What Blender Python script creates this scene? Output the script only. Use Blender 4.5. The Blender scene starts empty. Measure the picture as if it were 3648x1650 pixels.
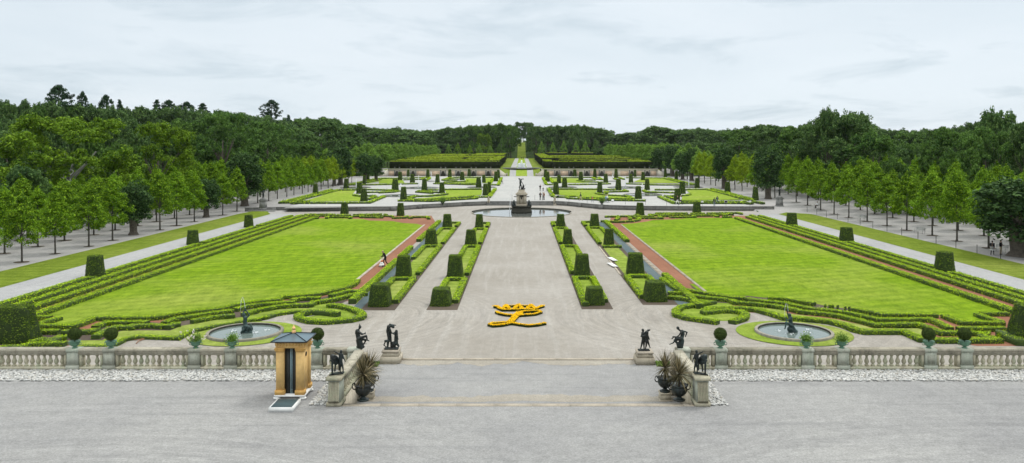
import bpy, math, random
import numpy as np
from mathutils import Vector, Matrix, noise as mnoise
HAZE = .00003
rng = np.random.default_rng(7)
random.seed(7)
SC = bpy.context.scene
COL = SC.collection
PI = math.pi
# ---- measuring: the photograph's pinhole (focal length and horizon in photo pixels) ----
FP, CX, HY, HC = 2760.0, 1858.0, 519.0, 13.2
def gp(u, v, z=0.0):
    y = FP * (HC - z) / (v - HY)
    return ((u - CX) * y / FP, y)
def zoom(x0, y0, s):
    return lambda pts, z=0.0: [gp(x0 + a / s, y0 + b / s, z) for a, b in pts]
ORD = ['', 'first', 'second', 'third', 'fourth', 'fifth', 'sixth', 'seventh', 'eighth', 'ninth', 'tenth', 'eleventh', 'twelfth',
       'thirteenth', 'fourteenth', 'fifteenth', 'sixteenth', 'seventeenth', 'eighteenth', 'nineteenth']
def ordn(n):
    if n < 20: return ORD[n]
    t = ['', '', 'twent', 'thirt', 'fort', 'fift', 'sixt', 'sevent'][n // 10]
    return t + 'ieth' if n % 10 == 0 else t + 'y-' + ORD[n % 10]
# ---------------------------------------------------------------- mesh helpers
class MB:
    def __init__(s): s.v = []; s.f = []; s.n = 0; s.cur = 0; s.mi = []
    def add(s, V, *F):
        V = np.asarray(V, float).reshape(-1, 3)
        for f in F:
            s.f.append(np.asarray(f, np.int64) + s.n); s.mi.append(s.cur)
        s.v.append(V); s.n += len(V); return s
    def box(s, x0, x1, y0, y1, z0, z1):
        V = [(x, y, z) for z in (z0, z1) for y in (y0, y1) for x in (x0, x1)]
        return s.add(V, [(0, 2, 3, 1), (4, 5, 7, 6), (0, 1, 5, 4), (2, 6, 7, 3), (0, 4, 6, 2), (1, 3, 7, 5)])
    def frustum(s, cx, cy, z0, z1, w0, d0, w1, d1):
        V = [(cx + sx * w / 2, cy + sy * d / 2, z) for z, w, d in ((z0, w0, d0), (z1, w1, d1)) for sy in (-1, 1) for sx in (-1, 1)]
        return s.add(V, [(0, 2, 3, 1), (4, 5, 7, 6), (0, 1, 5, 4), (2, 6, 7, 3), (0, 4, 6, 2), (1, 3, 7, 5)])
    def lathe(s, prof, c=(0, 0, 0), n=20, sx=1, sy=1, power=None, caps=True):
        a = np.arange(n) * 2 * PI / n
        ca, sa = np.cos(a), np.sin(a)
        if power:
            m = (np.abs(ca) ** power + np.abs(sa) ** power) ** (-1.0 / power); ca, sa = ca * m, sa * m
        V = []
        for r, z in prof:
            V.append(np.stack([c[0] + r * sx * ca, c[1] + r * sy * sa, np.full(n, c[2] + z)], 1))
        V = np.concatenate(V)
        k = np.arange(n); kn = (k + 1) % n
        F = [np.stack([i * n + k, i * n + kn, (i + 1) * n + kn, (i + 1) * n + k], 1) for i in range(len(prof) - 1)]
        m = len(prof)
        if not caps: return s.add(V, *F)
        return s.add(V, *F, [list(range(n))[::-1]], [list(range((m - 1) * n, m * n))])
    def tube(s, path, radii, n=8):
        P = np.asarray(path, float); m = len(P)
        R = np.broadcast_to(np.asarray(radii, float), (m,))
        V = []; up = np.array([0.0, 0, 1])
        for i in range(m):
            d = P[min(i + 1, m - 1)] - P[max(i - 1, 0)]; d = d / (np.linalg.norm(d) + 1e-9)
            t = np.cross(d, up if abs(d[2]) < .95 else np.array([1.0, 0, 0])); t /= np.linalg.norm(t); b = np.cross(d, t)
            a = np.arange(n) * 2 * PI / n
            V.append(P[i] + R[i] * (np.cos(a)[:, None] * t + np.sin(a)[:, None] * b))
        k = np.arange(n); kn = (k + 1) % n
        F = [np.stack([i * n + kn, i * n + k, (i + 1) * n + k, (i + 1) * n + kn], 1) for i in range(m - 1)]
        return s.add(np.concatenate(V), *F, [list(range(n))], [list(range((m - 1) * n, m * n))[::-1]])
    def capsule(s, p0, p1, r0, r1, n=10):
        p0 = np.asarray(p0, float); p1 = np.asarray(p1, float); d = p1 - p0; L = np.linalg.norm(d)
        d = d / L if L > 1e-6 else np.array([0, 0, 1.0])
        path = []; rad = []
        for a in (-80, -50, -20): path.append(p0 + d * r0 * math.sin(math.radians(a))); rad.append(r0 * math.cos(math.radians(a)))
        for a in (20, 50, 80): path.append(p1 + d * r1 * math.sin(math.radians(a))); rad.append(r1 * math.cos(math.radians(a)))
        return s.tube(path, rad, n)
    def ell(s, c, rx, ry, rz, n=12):
        prof = [(math.cos(a), math.sin(a)) for a in np.linspace(-PI / 2 * .97, PI / 2 * .97, 9)]
        a0 = s.n; s.lathe(prof, n=n); s.v[-1] = s.v[-1] * np.array([rx, ry, rz]) + np.asarray(c); return s
    def sheet(s, pts, z):
        return s.add([(p[0], p[1], z) for p in pts], [list(range(len(pts)))])
    def leaves(s, P, N, size, aspect=.62):
        P = np.asarray(P); N = np.asarray(N); n = len(P)
        if n == 0: return s
        N = N / (np.linalg.norm(N, axis=1, keepdims=True) + 1e-9)
        r = rng.normal(size=(n, 3)); t = np.cross(N, r); t /= (np.linalg.norm(t, axis=1, keepdims=True) + 1e-9); b = np.cross(N, t)
        sz = np.broadcast_to(np.asarray(size, float), (n,))[:, None] * rng.uniform(.6, 1.25, (n, 1))
        V = np.stack([P - t * sz * .5, P - b * sz * aspect * .5 + N * sz * .1, P + t * sz * .5, P + b * sz * aspect * .5 + N * sz * .1], 1).reshape(-1, 3)
        return s.add(V, np.arange(n * 4).reshape(n, 4))
    def mesh(s, name, smooth=False):
        me = bpy.data.meshes.new(name)
        V = np.concatenate(s.v); me.vertices.add(len(V)); me.vertices.foreach_set('co', V.astype(np.float32).ravel())
        sizes = np.concatenate([np.full(len(f), f.shape[1]) for f in s.f]); loops = np.concatenate([f.ravel() for f in s.f])
        me.loops.add(len(loops)); me.loops.foreach_set('vertex_index', loops.astype(np.int32))
        me.polygons.add(len(sizes)); st = np.concatenate([[0], np.cumsum(sizes)[:-1]])
        me.polygons.foreach_set('loop_start', st.astype(np.int32)); me.polygons.foreach_set('loop_total', sizes.astype(np.int32))
        if any(s.mi): me.polygons.foreach_set('material_index', np.concatenate([np.full(len(f), i) for f, i in zip(s.f, s.mi)]).astype(np.int32))
        if smooth: me.polygons.foreach_set('use_smooth', np.ones(len(sizes), bool))
        me.update(calc_edges=True); me.validate(); return me
def put(name, me, m=None, parent=None, loc=(0, 0, 0), rotz=0.0, scale=1.0):
    o = bpy.data.objects.new(name, me); COL.objects.link(o)
    o.location = loc; o.rotation_euler = (0, 0, rotz); o.scale = (scale,) * 3 if np.isscalar(scale) else scale
    if parent: o.parent = parent
    if m is not None and me is not None:
        if not me.materials: me.materials.append(m)
        if me.materials[0] != m and len(o.material_slots):
            o.material_slots[0].link = 'OBJECT'; o.material_slots[0].material = m
    return o
def tag(o, label, cat, group=None, kind=None):
    o['label'] = label; o['category'] = cat
    n = len(label.replace(',', ' ').split())
    if not 4 <= n <= 16: print('LABEL LENGTH', n, label)
    if group: o['group'] = group
    if kind: o['kind'] = kind
    return o
def thing(name, loc, label, cat, group=None, rotz=0.0, scale=1.0):
    return tag(put(name, None, None, None, loc, rotz, scale), label, cat, group)
def obj(name, mb, m, parent=None, smooth=False, **k):
    return put(name, mb.mesh(name, smooth), m, parent, **k)
def struct(name, mb, m, label, cat, kind='structure', smooth=False):
    return tag(obj(name, mb, m, smooth=smooth), label, cat, None, kind)
def copy_thing(root, loc, rotz=0.0, scale=None, label=None, group=None):
    r = root.copy(); COL.objects.link(r); r.location = loc; r.rotation_euler = (0, 0, rotz)
    if scale is not None: r.scale = (scale,) * 3 if np.isscalar(scale) else scale
    if label: r['label'] = label
    if group: r['group'] = group
    for ch in list(root.children):
        c = ch.copy(); COL.objects.link(c); c.parent = r
        for g in list(ch.children):
            d = g.copy(); COL.objects.link(d); d.parent = c
    return r
def remesh(mb, voxel, smooth=3):
    me = mb.mesh('tmp'); o = bpy.data.objects.new('tmp', me); COL.objects.link(o)
    a = o.modifiers.new('r', 'REMESH'); a.mode = 'VOXEL'; a.voxel_size = voxel; a.use_smooth_shade = True
    if smooth:
        b = o.modifiers.new('s', 'SMOOTH'); b.factor = .5; b.iterations = smooth
    dg = bpy.context.evaluated_depsgraph_get()
    r = bpy.data.meshes.new_from_object(o.evaluated_get(dg)); bpy.data.objects.remove(o); bpy.data.meshes.remove(me)
    r.materials.clear(); return r
# ---------------------------------------------------------------- materials
class N:
    def __init__(s, name):
        s.m = bpy.data.materials.new(name); s.m.use_nodes = True; s.t = s.m.node_tree; s.t.nodes.clear()
        s.out = s.t.nodes.new('ShaderNodeOutputMaterial')
    def node(s, typ, **k):
        n = s.t.nodes.new('ShaderNode' + typ)
        for a, b in k.items(): setattr(n, a, b)
        return n
    def link(s, a, b): s.t.links.new(a, b)
    def pos(s, scale=(1, 1, 1), rot=0.0, obj=False):
        g = s.node('TexCoord').outputs['Object'] if obj else s.node('NewGeometry').outputs['Position']
        mp = s.node('Mapping'); mp.inputs['Scale'].default_value = scale; mp.inputs['Rotation'].default_value = (0, 0, rot); s.link(g, mp.inputs['Vector'])
        return mp.outputs['Vector']
    def noise(s, vec, scale, detail=4, rough=.6, dist=0.0):
        n = s.node('TexNoise'); n.inputs['Scale'].default_value = scale; n.inputs['Detail'].default_value = detail
        n.inputs['Roughness'].default_value = rough; n.inputs['Distortion'].default_value = dist
        s.link(vec, n.inputs['Vector']); return n.outputs['Fac']
    def ramp(s, fac, *stops):
        r = s.node('ValToRGB'); e = r.color_ramp.elements
        while len(e) < len(stops): e.new(.5)
        for i, (p, c) in enumerate(stops):
            e[i].position = p; e[i].color = (*c, 1) if len(c) == 3 else c
        s.link(fac, r.inputs['Fac']); return r.outputs['Color']
    def mix(s, fac, a, b, blend='MIX'):
        n = s.node('Mix', data_type='RGBA', blend_type=blend)
        for sock, val in ((n.inputs['Factor'], fac), (n.inputs[6], a), (n.inputs[7], b)):
            if isinstance(val, (int, float)): sock.default_value = val
            elif isinstance(val, tuple): sock.default_value = (*val, 1)
            else: s.link(val, sock)
        return n.outputs[2]
    def math(s, op, a, b=0.0):
        n = s.node('Math', operation=op)
        for sock, val in ((n.inputs[0], a), (n.inputs[1], b)):
            if isinstance(val, (int, float)): sock.default_value = val
            else: s.link(val, sock)
        return n.outputs[0]
    def bump(s, h, strength=.5, dist=.05):
        b = s.node('Bump'); b.inputs['Strength'].default_value = strength; b.inputs['Distance'].default_value = dist
        s.link(h, b.inputs['Height']); return b.outputs['Normal']
    def finish(s, col, rough=.8, metal=0.0, spec=.3, normal=None, transl=0.0):
        p = s.node('BsdfPrincipled'); p.inputs['Roughness'].default_value = rough; p.inputs['Metallic'].default_value = metal
        p.inputs['Specular IOR Level'].default_value = spec
        if isinstance(col, tuple): p.inputs['Base Color'].default_value = (*col, 1)
        else: s.link(col, p.inputs['Base Color'])
        if normal is not None: s.link(normal, p.inputs['Normal'])
        sh = p.outputs[0]
        if transl:
            t = s.node('BsdfTranslucent')
            if isinstance(col, tuple): t.inputs['Color'].default_value = (*col, 1)
            else: s.link(col, t.inputs['Color'])
            mx = s.node('MixShader'); mx.inputs[0].default_value = transl; s.link(sh, mx.inputs[1]); s.link(t.outputs[0], mx.inputs[2]); sh = mx.outputs[0]
        s.link(sh, s.out.inputs['Surface']); return s.m
def foliage(name, dark, light, clump=1.2, tip=None, transl=.18, objrand=.25, isl=.55):
    n = N(name); v = n.pos()
    f = n.noise(v, clump, 3, .6)
    c = n.ramp(f, (.33, dark), (.66, light))
    isr = n.node('NewGeometry').outputs['Random Per Island']
    k = n.math('ADD', n.math('MULTIPLY', isr, isl), 1 - isl / 2)
    orr = n.node('ObjectInfo').outputs['Random']
    k2 = n.math('ADD', n.math('MULTIPLY', orr, objrand), 1 - objrand / 2)
    k = n.math('MULTIPLY', k, k2)
    g = n.node('CombineColor'); [n.link(k, g.inputs[i]) for i in range(3)]
    c = n.mix(1.0, c, g.outputs[0], 'MULTIPLY')
    if tip: c = n.mix(n.math('MULTIPLY', n.math('GREATER_THAN', isr, .72), .85), c, tip)
    return n.finish(c, .7, 0, .08, None, transl)
def plain(name, c, rough=.7, metal=0.0, var=.25, scale=6.0, bump=0.0, spec=.3):
    n = N(name); v = n.pos(obj=True); f = n.noise(v, scale, 5, .65)
    a = tuple(x * (1 - var) for x in c); b = tuple(min(1, x * (1 + var)) for x in c)
    return n.finish(n.ramp(f, (.3, a), (.7, b)), rough, metal, spec, n.bump(f, bump, .02) if bump else None)
M = {}
def gravel(name, c1, c2, stain, streak_rot=0.0, streak=(.05, 1, 1), sd=.5, arcs=()):
    n = N(name); v = n.pos()
    fine = n.noise(v, 13, 6, .85)
    mid = n.noise(v, 1.6, 5, .7)
    big = n.noise(v, .11, 4, .6)
    st = n.noise(n.pos(streak, streak_rot), 1.6, 4, .65, .4)
    c = n.ramp(big, (.35, c1), (.65, c2))
    c = n.mix(n.math('MULTIPLY', n.ramp(st, (.5, (0, 0, 0)), (.75, (1, 1, 1))), sd), c, stain)
    for cx_, cy_, r0, r1, amt in arcs:     # rake and wheel marks curving round a point
        vs = n.node('VectorMath', operation='SUBTRACT'); n.link(v, vs.inputs[0]); vs.inputs[1].default_value = (cx_, cy_, 0)
        ln = n.node('VectorMath', operation='LENGTH'); n.link(vs.outputs[0], ln.inputs[0]); d = ln.outputs['Value']
        cv = n.node('CombineXYZ'); n.link(d, cv.inputs[0]); n.link(n.math('MULTIPLY', n.noise(v, .12, 2), 2.0), cv.inputs[1])
        rk = n.noise(cv.outputs[0], 2.2, 6, .8)
        fade = n.node('MapRange'); fade.interpolation_type = 'SMOOTHSTEP'; n.link(d, fade.inputs[0]); fade.inputs[1].default_value = r1; fade.inputs[2].default_value = r0
        c = n.mix(n.math('MULTIPLY', fade.outputs[0], amt), c, n.mix(1.0, c, n.ramp(rk, (.3, (.62, .62, .63)), (.7, (1.34, 1.34, 1.32))), 'MULTIPLY'))
    g = n.ramp(fine, (.3, (.5, .5, .5)), (.7, (1.5, 1.5, 1.5)))
    c = n.mix(.8, c, g, 'MULTIPLY')
    g2 = n.ramp(mid, (.3, (.86, .86, .86)), (.7, (1.12, 1.12, 1.12)))
    c = n.mix(.8, c, g2, 'MULTIPLY')
    return n.finish(c, .92, 0, .2, n.bump(fine, .5, .02))
M['gravel_front'] = gravel('gravel_front', (0.2262, 0.2248, 0.2248), (0.2764, 0.2736, 0.2659), (0.1859, 0.1856, 0.1864), 0, (.07, 1, 1), .7, [(-16, 12, 18, 30, .55), (20, 8, 24, 34, .55)])
M['gravel_garden'] = gravel('gravel_garden', (0.2532, 0.2321, 0.2021), (0.3010, 0.2802, 0.2517), (0.3577, 0.3414, 0.3144), .0, (1, .05, 1), .6, [(-15, 60, 9, 17, .7), (15, 60, 9, 17, .7)])
M['gravel_upper'] = gravel('gravel_upper', (0.3388, 0.3395, 0.3277), (0.3833, 0.3791, 0.3622), (0.2942, 0.2910, 0.2846), 0, (1, .1, 1), .4)
M['gravel_grove'] = gravel('gravel_grove', (0.2726, 0.2651, 0.2565), (0.3164, 0.3059, 0.2974), (0.2185, 0.2128, 0.2071), 0, (1, .2, 1), .4)
M['gravel_path'] = gravel('gravel_path', (0.2827, 0.2827, 0.2837), (0.3283, 0.3283, 0.3258), (0.2462, 0.2462, 0.2477), 0, (1, .05, 1), .5)
M['gravel_dust'] = gravel('gravel_dust', (.27, .245, .205), (.32, .295, .25), (.235, .215, .185), .0, (.2, 1, 1), .6)
M['slate'] = gravel('slate', (0.0712, 0.0997, 0.1064), (0.1045, 0.1377, 0.1425), (0.0570, 0.0760, 0.0836), 0, (1, .1, 1), .5)
M['brick_dust'] = gravel('brick_dust', (.20, .085, .048), (.255, .115, .067), (.165, .08, .048), 0, (1, .1, 1), .4)
M['soil'] = gravel('soil', (.065, .05, .037), (.10, .078, .058), (.045, .036, .028), 0, (1, 1, 1), .4)
def lawn(name, a, b, dry, rot, amt, scale=.35):
    n = N(name); v = n.pos()
    st = n.noise(n.pos((.28, 1.6, 1), rot), scale, 5, .7, .3)
    st2 = n.noise(n.pos((1.2, .22, 1), rot), scale * 1.7, 5, .7, .3)
    fine = n.noise(n.pos((1, .55, 1), rot), 8.0, 5, .85)
    big = n.noise(v, .055, 3, .5)
    c = n.ramp(st, (.3, a), (.7, b))
    c = n.mix(.45, c, n.ramp(st2, (.3, a), (.7, b)))
    c = n.mix(n.math('MULTIPLY', n.ramp(big, (.47, (0, 0, 0)), (.66, (1, 1, 1))), amt), c, dry)
    wv = n.node('TexWave', wave_type='BANDS', bands_direction='Y'); n.link(n.pos((1, 1, 1), rot), wv.inputs['Vector']); wv.inputs['Scale'].default_value = .19; wv.inputs['Distortion'].default_value = 1.2; wv.inputs['Detail'].default_value = 3
    c = n.mix(.8, c, n.ramp(wv.outputs['Fac'], (.3, (.90, .93, .86)), (.7, (1.09, 1.07, 1.12))), 'MULTIPLY')
    midn = n.noise(n.pos((1, .45, 1), rot), 1.1, 5, .75, .3)
    c = n.mix(.85, c, n.ramp(midn, (.3, (.64, .68, .55)), (.7, (1.32, 1.27, 1.4))), 'MULTIPLY')
    c = n.mix(.85, c, n.ramp(fine, (.3, (.6, .6, .6)), (.7, (1.38, 1.38, 1.38))), 'MULTIPLY')
    return n.finish(c, .9, 0, .03, n.bump(fine, .8, .06))
M['lawn'] = lawn('lawn', (0.0874, 0.1719, 0.0043), (0.2014, 0.2963, 0.0144), (0.2736, 0.2926, 0.0720), -.38, .45, .5)
M['lawn_upper'] = lawn('lawn_upper', (0.1640, 0.2460, 0.0246), (0.2378, 0.3157, 0.0369), (0.2788, 0.3034, 0.0738), .2, .4)
M['lawn_bed'] = lawn('lawn_bed', (0.1440, 0.2240, 0.0240), (0.2320, 0.2960, 0.0480), (0.2880, 0.2960, 0.1040), .1, .6, .9)
M['lawn_strip'] = lawn('lawn_strip', (0.0978, 0.1445, 0.0153), (0.1530, 0.2040, 0.0238), (0.2040, 0.2295, 0.0510), 0, .5)
M['forest_floor'] = lawn('forest_floor', (.02, .04, .01), (.045, .075, .016), (.06, .075, .03), 0, .3)
M['box'] = foliage('box_leaves', (0.1453, 0.2596, 0.0094), (0.3267, 0.5084, 0.0140), 2.5, (0.6535, 0.8500, 0.0313), .2, .12, .8)
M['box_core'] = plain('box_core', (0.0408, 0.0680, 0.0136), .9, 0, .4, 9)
M['yew_core'] = plain('yew_core', (0.0224, 0.0392, 0.0084), .9, 0, .4, 9)  # dark twiggy core, showing through the thinner sides to deepen their shade
M['ball'] = foliage('clipped_ball_leaves', (.026, .042, .012), (.052, .080, .018), 6, (.08, .12, .025), .1, .25)
M['yew'] = foliage('yew_leaves', (0.0603, 0.1158, 0.0127), (0.1247, 0.2018, 0.0158), 3.0, (0.2213, 0.3177, 0.0253), .15, .3, .8)
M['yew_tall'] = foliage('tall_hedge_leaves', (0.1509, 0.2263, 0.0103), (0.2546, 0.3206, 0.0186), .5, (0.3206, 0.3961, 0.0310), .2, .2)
M['tall_shaded'] = foliage('tall_hedge_shaded', (.014, .022, .008), (.03, .035, .015), .9, None, .1, .2)  # same hedge as the tops, darkened so the sides look shaded
M['lime'] = foliage('lime_leaves', (0.0627, 0.1463, 0.0080), (0.1670, 0.3143, 0.0160), .6, (0.2834, 0.4431, 0.0250), .3, .3)
M['lime_far'] = foliage('lime_leaves_far', (0.0965, 0.2018, 0.0316), (0.1843, 0.3247, 0.0456), .4, (0.2633, 0.4212, 0.0614), .2, .3)
M['lime_pale'] = foliage('lime_leaves_pale', (.15, .26, .008), (.26, .37, .014), .6, (.32, .44, .03), .3, .3)
M['old_lime'] = foliage('old_lime_leaves', (0.0224, 0.0571, 0.0163), (0.0510, 0.1020, 0.0286), .7, (0.0867, 0.1530, 0.0459), .15, .3)
M['oak'] = foliage('oak_leaves', (0.0411, 0.0981, 0.0238), (0.0977, 0.1898, 0.0342), .25, (0.1338, 0.2346, 0.0422), .2, .4)
M['oak_bright'] = foliage('oak_leaves_bright', (0.0604, 0.1301, 0.0103), (0.1423, 0.2467, 0.0145), .22, (0.1984, 0.3140, 0.0207), .25, .2)
M['oak_dark'] = foliage('oak_leaves_dark', (0.0429, 0.1000, 0.0296), (0.1023, 0.1851, 0.0477), .25, (0.1486, 0.2352, 0.0633), .15, .35)
M['conifer'] = foliage('conifer_needles', (.018, .046, .02), (.04, .082, .034), .5, None, .1, .3)
M['wood_far'] = foliage('far_wood_leaves', (0.0414, 0.0994, 0.0414), (0.0897, 0.1725, 0.0662), .12, (0.1173, 0.2070, 0.0828), .1, .0)  # bluish tint stands in for distance haze
M['bark'] = plain('bark', (.10, .085, .068), .95, 0, .4, 5, .6)
M['bark_pale'] = plain('bark_pale', (.20, .20, .17), .95, 0, .35, 4, .6)
M['bark_thin'] = plain('bark_thin', (.075, .068, .055), .9, 0, .3, 8, .4)
M['palm'] = foliage('cordyline_leaves', (.045, .042, .020), (.145, .125, .065), 3, (.32, .26, .15), .15, .1, .8)
M['fern'] = foliage('pot_plant_leaves', (.07, .16, .02), (.15, .28, .04), 6, (.3, .42, .1), .3, .1)
M['petal'] = foliage('white_petals', (.7, .62, .6), (.85, .8, .76), 6, None, .3, 0, .2)
M['marigold'] = foliage('marigold_petals', (.84, .44, .003), (.93, .59, .005), 9, (.95, .66, .012), .15, 0, .5)
M['marigold_green'] = foliage('marigold_leaves', (.015, .028, .006), (.03, .05, .01), 6, None, .1, 0)
def stone(name, c, moss, dirt, mossamt=.5, scale=1.3):
    n = N(name); v = n.pos(); a = n.noise(v, scale, 6, .7); b = n.noise(n.pos((1, 1, .25)), scale * 2.2, 5, .75); f = n.noise(v, 22, 4, .8)
    col = n.mix(n.math('MULTIPLY', n.ramp(a, (.45, (0, 0, 0)), (.65, (1, 1, 1))), mossamt), c, moss)
    col = n.mix(n.math('MULTIPLY', n.ramp(b, (.5, (0, 0, 0)), (.75, (1, 1, 1))), .75), col, dirt)
    col = n.mix(.75, col, n.ramp(f, (.25, (.62, .62, .62)), (.75, (1.3, 1.3, 1.3))), 'MULTIPLY')
    orr = n.node('ObjectInfo').outputs['Random']; col = n.mix(1.0, col, n.ramp(orr, (0, (.80, .79, .76)), (1, (1.14, 1.14, 1.13))), 'MULTIPLY')
    return n.finish(col, .9, 0, .2, n.bump(f, .35, .02))
M['stone'] = stone('balustrade_stone', (0.4320, 0.3978, 0.3024), (0.3240, 0.3744, 0.2576), (0.1440, 0.1228, 0.0840), .7)
M['stone_rail'] = stone('rail_stone', (.40, .37, .30), (.20, .19, .145), (.08, .072, .052), .85, 1.1)
M['stone_green'] = stone('post_stone', (.39, .40, .34), (.30, .36, .29), (.18, .18, .13), .6, .9)
M['stone_light'] = stone('pedestal_stone', (.47, .42, .34), (.40, .37, .29), (.20, .17, .13), .4)
M['stone_pale'] = stone('cascade_wall_stone', (.62, .57, .48), (.50, .48, .40), (.26, .24, .2), .4)
M['stone_wall'] = stone('retaining_stone', (0.2250, 0.2250, 0.2160), (0.1440, 0.1440, 0.1395), (0.0630, 0.0630, 0.0594), .8, 1.6)
M['stone_dark'] = stone('dark_stone', (.055, .055, .045), (.03, .035, .025), (.018, .018, .014), .6)  # near-black stone with still darker mottling
M['stone_step'] = stone('stair_stone', (.16, .16, .155), (.09, .09, .085), (.04, .04, .037), .7)
M['stone_rim'] = stone('pool_rim_stone', (.26, .24, .20), (.15, .145, .12), (.05, .05, .042), .7, 1.2)
M['kerb'] = stone('kerb_stone', (.40, .35, .285), (.33, .30, .25), (.22, .2, .165), .4)
M['pebble'] = None
n = N('white_pebble'); isr = n.node('NewGeometry').outputs['Random Per Island']; f = n.noise(n.pos(), 14, 3, .7)
c = n.ramp(isr, (0, (.25, .25, .24)), (.35, (.42, .42, .405)), (.8, (.58, .575, .555)), (1, (.40, .37, .32)))
M['pebble'] = n.finish(n.mix(.5, c, n.ramp(f, (.3, (.75, .75, .75)), (.7, (1.15, 1.15, 1.15))), 'MULTIPLY'), .7, 0, .3)
n = N('brick_panel'); v = n.pos(); f = n.noise(v, 3.5, 5, .8)
M['brick'] = n.finish(n.ramp(f, (.3, (0.3737, 0.2444, 0.1581)), (.5, (0.6038, 0.4456, 0.3162)), (.7, (0.7906, 0.6612, 0.5175))), .9, 0, .2)
def bronze(name, a, b, rough=.42):
    n = N(name); v = n.pos(); f = n.noise(v, 5, 5, .7); g = n.noise(n.pos((1, 1, .35)), 2.5, 4, .6)
    col = n.mix(n.math('MULTIPLY', n.ramp(g, (.45, (0, 0, 0)), (.72, (1, 1, 1))), .8), n.ramp(f, (.3, a), (.7, tuple(x * 1.8 for x in a))), b)
    return n.finish(col, rough, .35, .5, n.bump(f, .3, .01))
M['bronze'] = bronze('dark_bronze', (.010, .012, .011), (.032, .055, .055))
M['bronze_green'] = bronze('green_bronze', (.018, .034, .032), (.075, .14, .13), .5)
M['verdigris'] = bronze('verdigris_pot', (.075, .155, .105), (.17, .30, .20), .7)
M['water'] = None
def water(name, c, wave, bstr):
    n = N(name); v = n.pos(); f = n.noise(v, wave, 4, .6)
    return n.finish(c, .06, 0, .6, n.bump(f, bstr, .05))
M['water'] = water('pool_water', (.13, .165, .15), 2.2, .14)
M['water_big'] = water('basin_water', (.12, .13, .12), .8, .10)
n = N('white_water'); tr = n.node('BsdfTransparent'); df = n.node('BsdfDiffuse'); df.inputs[0].default_value = (.93, .95, .97, 1)
mx = n.node('MixShader'); mx.inputs[0].default_value = .72; n.link(tr.outputs[0], mx.inputs[1]); n.link(df.outputs[0], mx.inputs[2]); n.link(mx.outputs[0], n.out.inputs[0]); M['spray'] = n.m
M['ochre'] = plain('ochre_paint', (.66, .435, .17), .6, 0, .16, 2.2)
M['ochre_dark'] = plain('ochre_moulding', (.58, .34, .10), .6, 0, .16, 3)
M['white_paint'] = plain('white_paint', (.72, .72, .70), .5, 0, .08, 4)
M['roof'] = plain('slate_blue_roof', (.10, .15, .18), .35, .3, .15, 2)
M['roof_edge'] = plain('dark_roof_edge', (.015, .02, .025), .4)
M['gilt'] = plain('gilt_paint', (.75, .45, .22), .35, .5, .1)
M['black_gap'] = plain('dark_interior', (.012, .012, .011), .8)
M['door'] = plain('dark_door', (.028, .03, .028), .5, 0, .2, 3)
M['rubber'] = plain('dark_mat', (.045, .075, .082), .7, 0, .15, 10)
M['steel'] = plain('blue_grey_rail', (.22, .32, .36), .4, .3, .1)
M['iron'] = plain('dark_iron', (.05, .05, .05), .5, .4)
M['bench'] = plain('grey_bench', (.33, .34, .32), .7, 0, .2)
M['skin'] = plain('skin', (.42, .26, .19), .6, 0, .08)
M['hair_dark'] = plain('dark_hair', (.02, .015, .012), .7)
M['hair_fair'] = plain('fair_hair', (.35, .26, .15), .7)
for nm, c in (('black', (.010, .010, .012)), ('white', (.75, .75, .74)), ('grey', (.22, .22, .21)), ('beige', (.45, .37, .25)), ('orange', (.55, .17, .06)), ('brown', (.25, .12, .06)),
              ('blue', (.16, .30, .45)), ('green', (.03, .06, .035)), ('teal', (.03, .075, .085)), ('denim', (.11, .15, .18)), ('silver', (.5, .5, .5)), ('red', (.5, .08, .04))):
    M['c_' + nm] = plain(nm + '_cloth', c, .85, 0, .12, 12)
# ---------------------------------------------------------------- camera, sky, sun
cam = bpy.data.cameras.new('camera'); co = bpy.data.objects.new('camera', cam); COL.objects.link(co)
co.location = (0, 0, HC); co.rotation_euler = (PI / 2, 0, 0)
cam.sensor_width = 36; cam.lens = 36 * FP / 3648; cam.shift_x = (1824 - CX) / 3648; cam.shift_y = (HY - 825) / 3648
cam.clip_start = .5; cam.clip_end = 6000; SC.camera = co
SUN_EL, SUN_AZ = math.radians(58), math.radians(52)
w = bpy.data.worlds.new('World'); SC.world = w; w.use_nodes = True; nt = w.node_tree; nt.nodes.clear()
def wn(t, **k):
    q = nt.nodes.new('ShaderNode' + t)
    for a, b in k.items(): setattr(q, a, b)
    return q
out = wn('OutputWorld'); bg = wn('Background'); sky = wn('TexSky'); sky.sky_type = 'NISHITA'; sky.sun_disc = False
sky.sun_elevation = SUN_EL; sky.sun_rotation = SUN_AZ; bg.inputs['Strength'].default_value = .1
tc = wn('TexCoord'); sp = wn('SeparateXYZ'); nt.links.new(tc.outputs['Generated'], sp.inputs[0])
dz = wn('Math', operation='ADD'); nt.links.new(sp.outputs[2], dz.inputs[0]); dz.inputs[1].default_value = .16
mxz = wn('Math', operation='MAXIMUM'); nt.links.new(dz.outputs[0], mxz.inputs[0]); mxz.inputs[1].default_value = .06
dv = [wn('Math', operation='DIVIDE') for _ in range(2)]
cb = wn('CombineXYZ')
for i in range(2):
    nt.links.new(sp.outputs[i], dv[i].inputs[0]); nt.links.new(mxz.outputs[0], dv[i].inputs[1]); nt.links.new(dv[i].outputs[0], cb.inputs[i])
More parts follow.
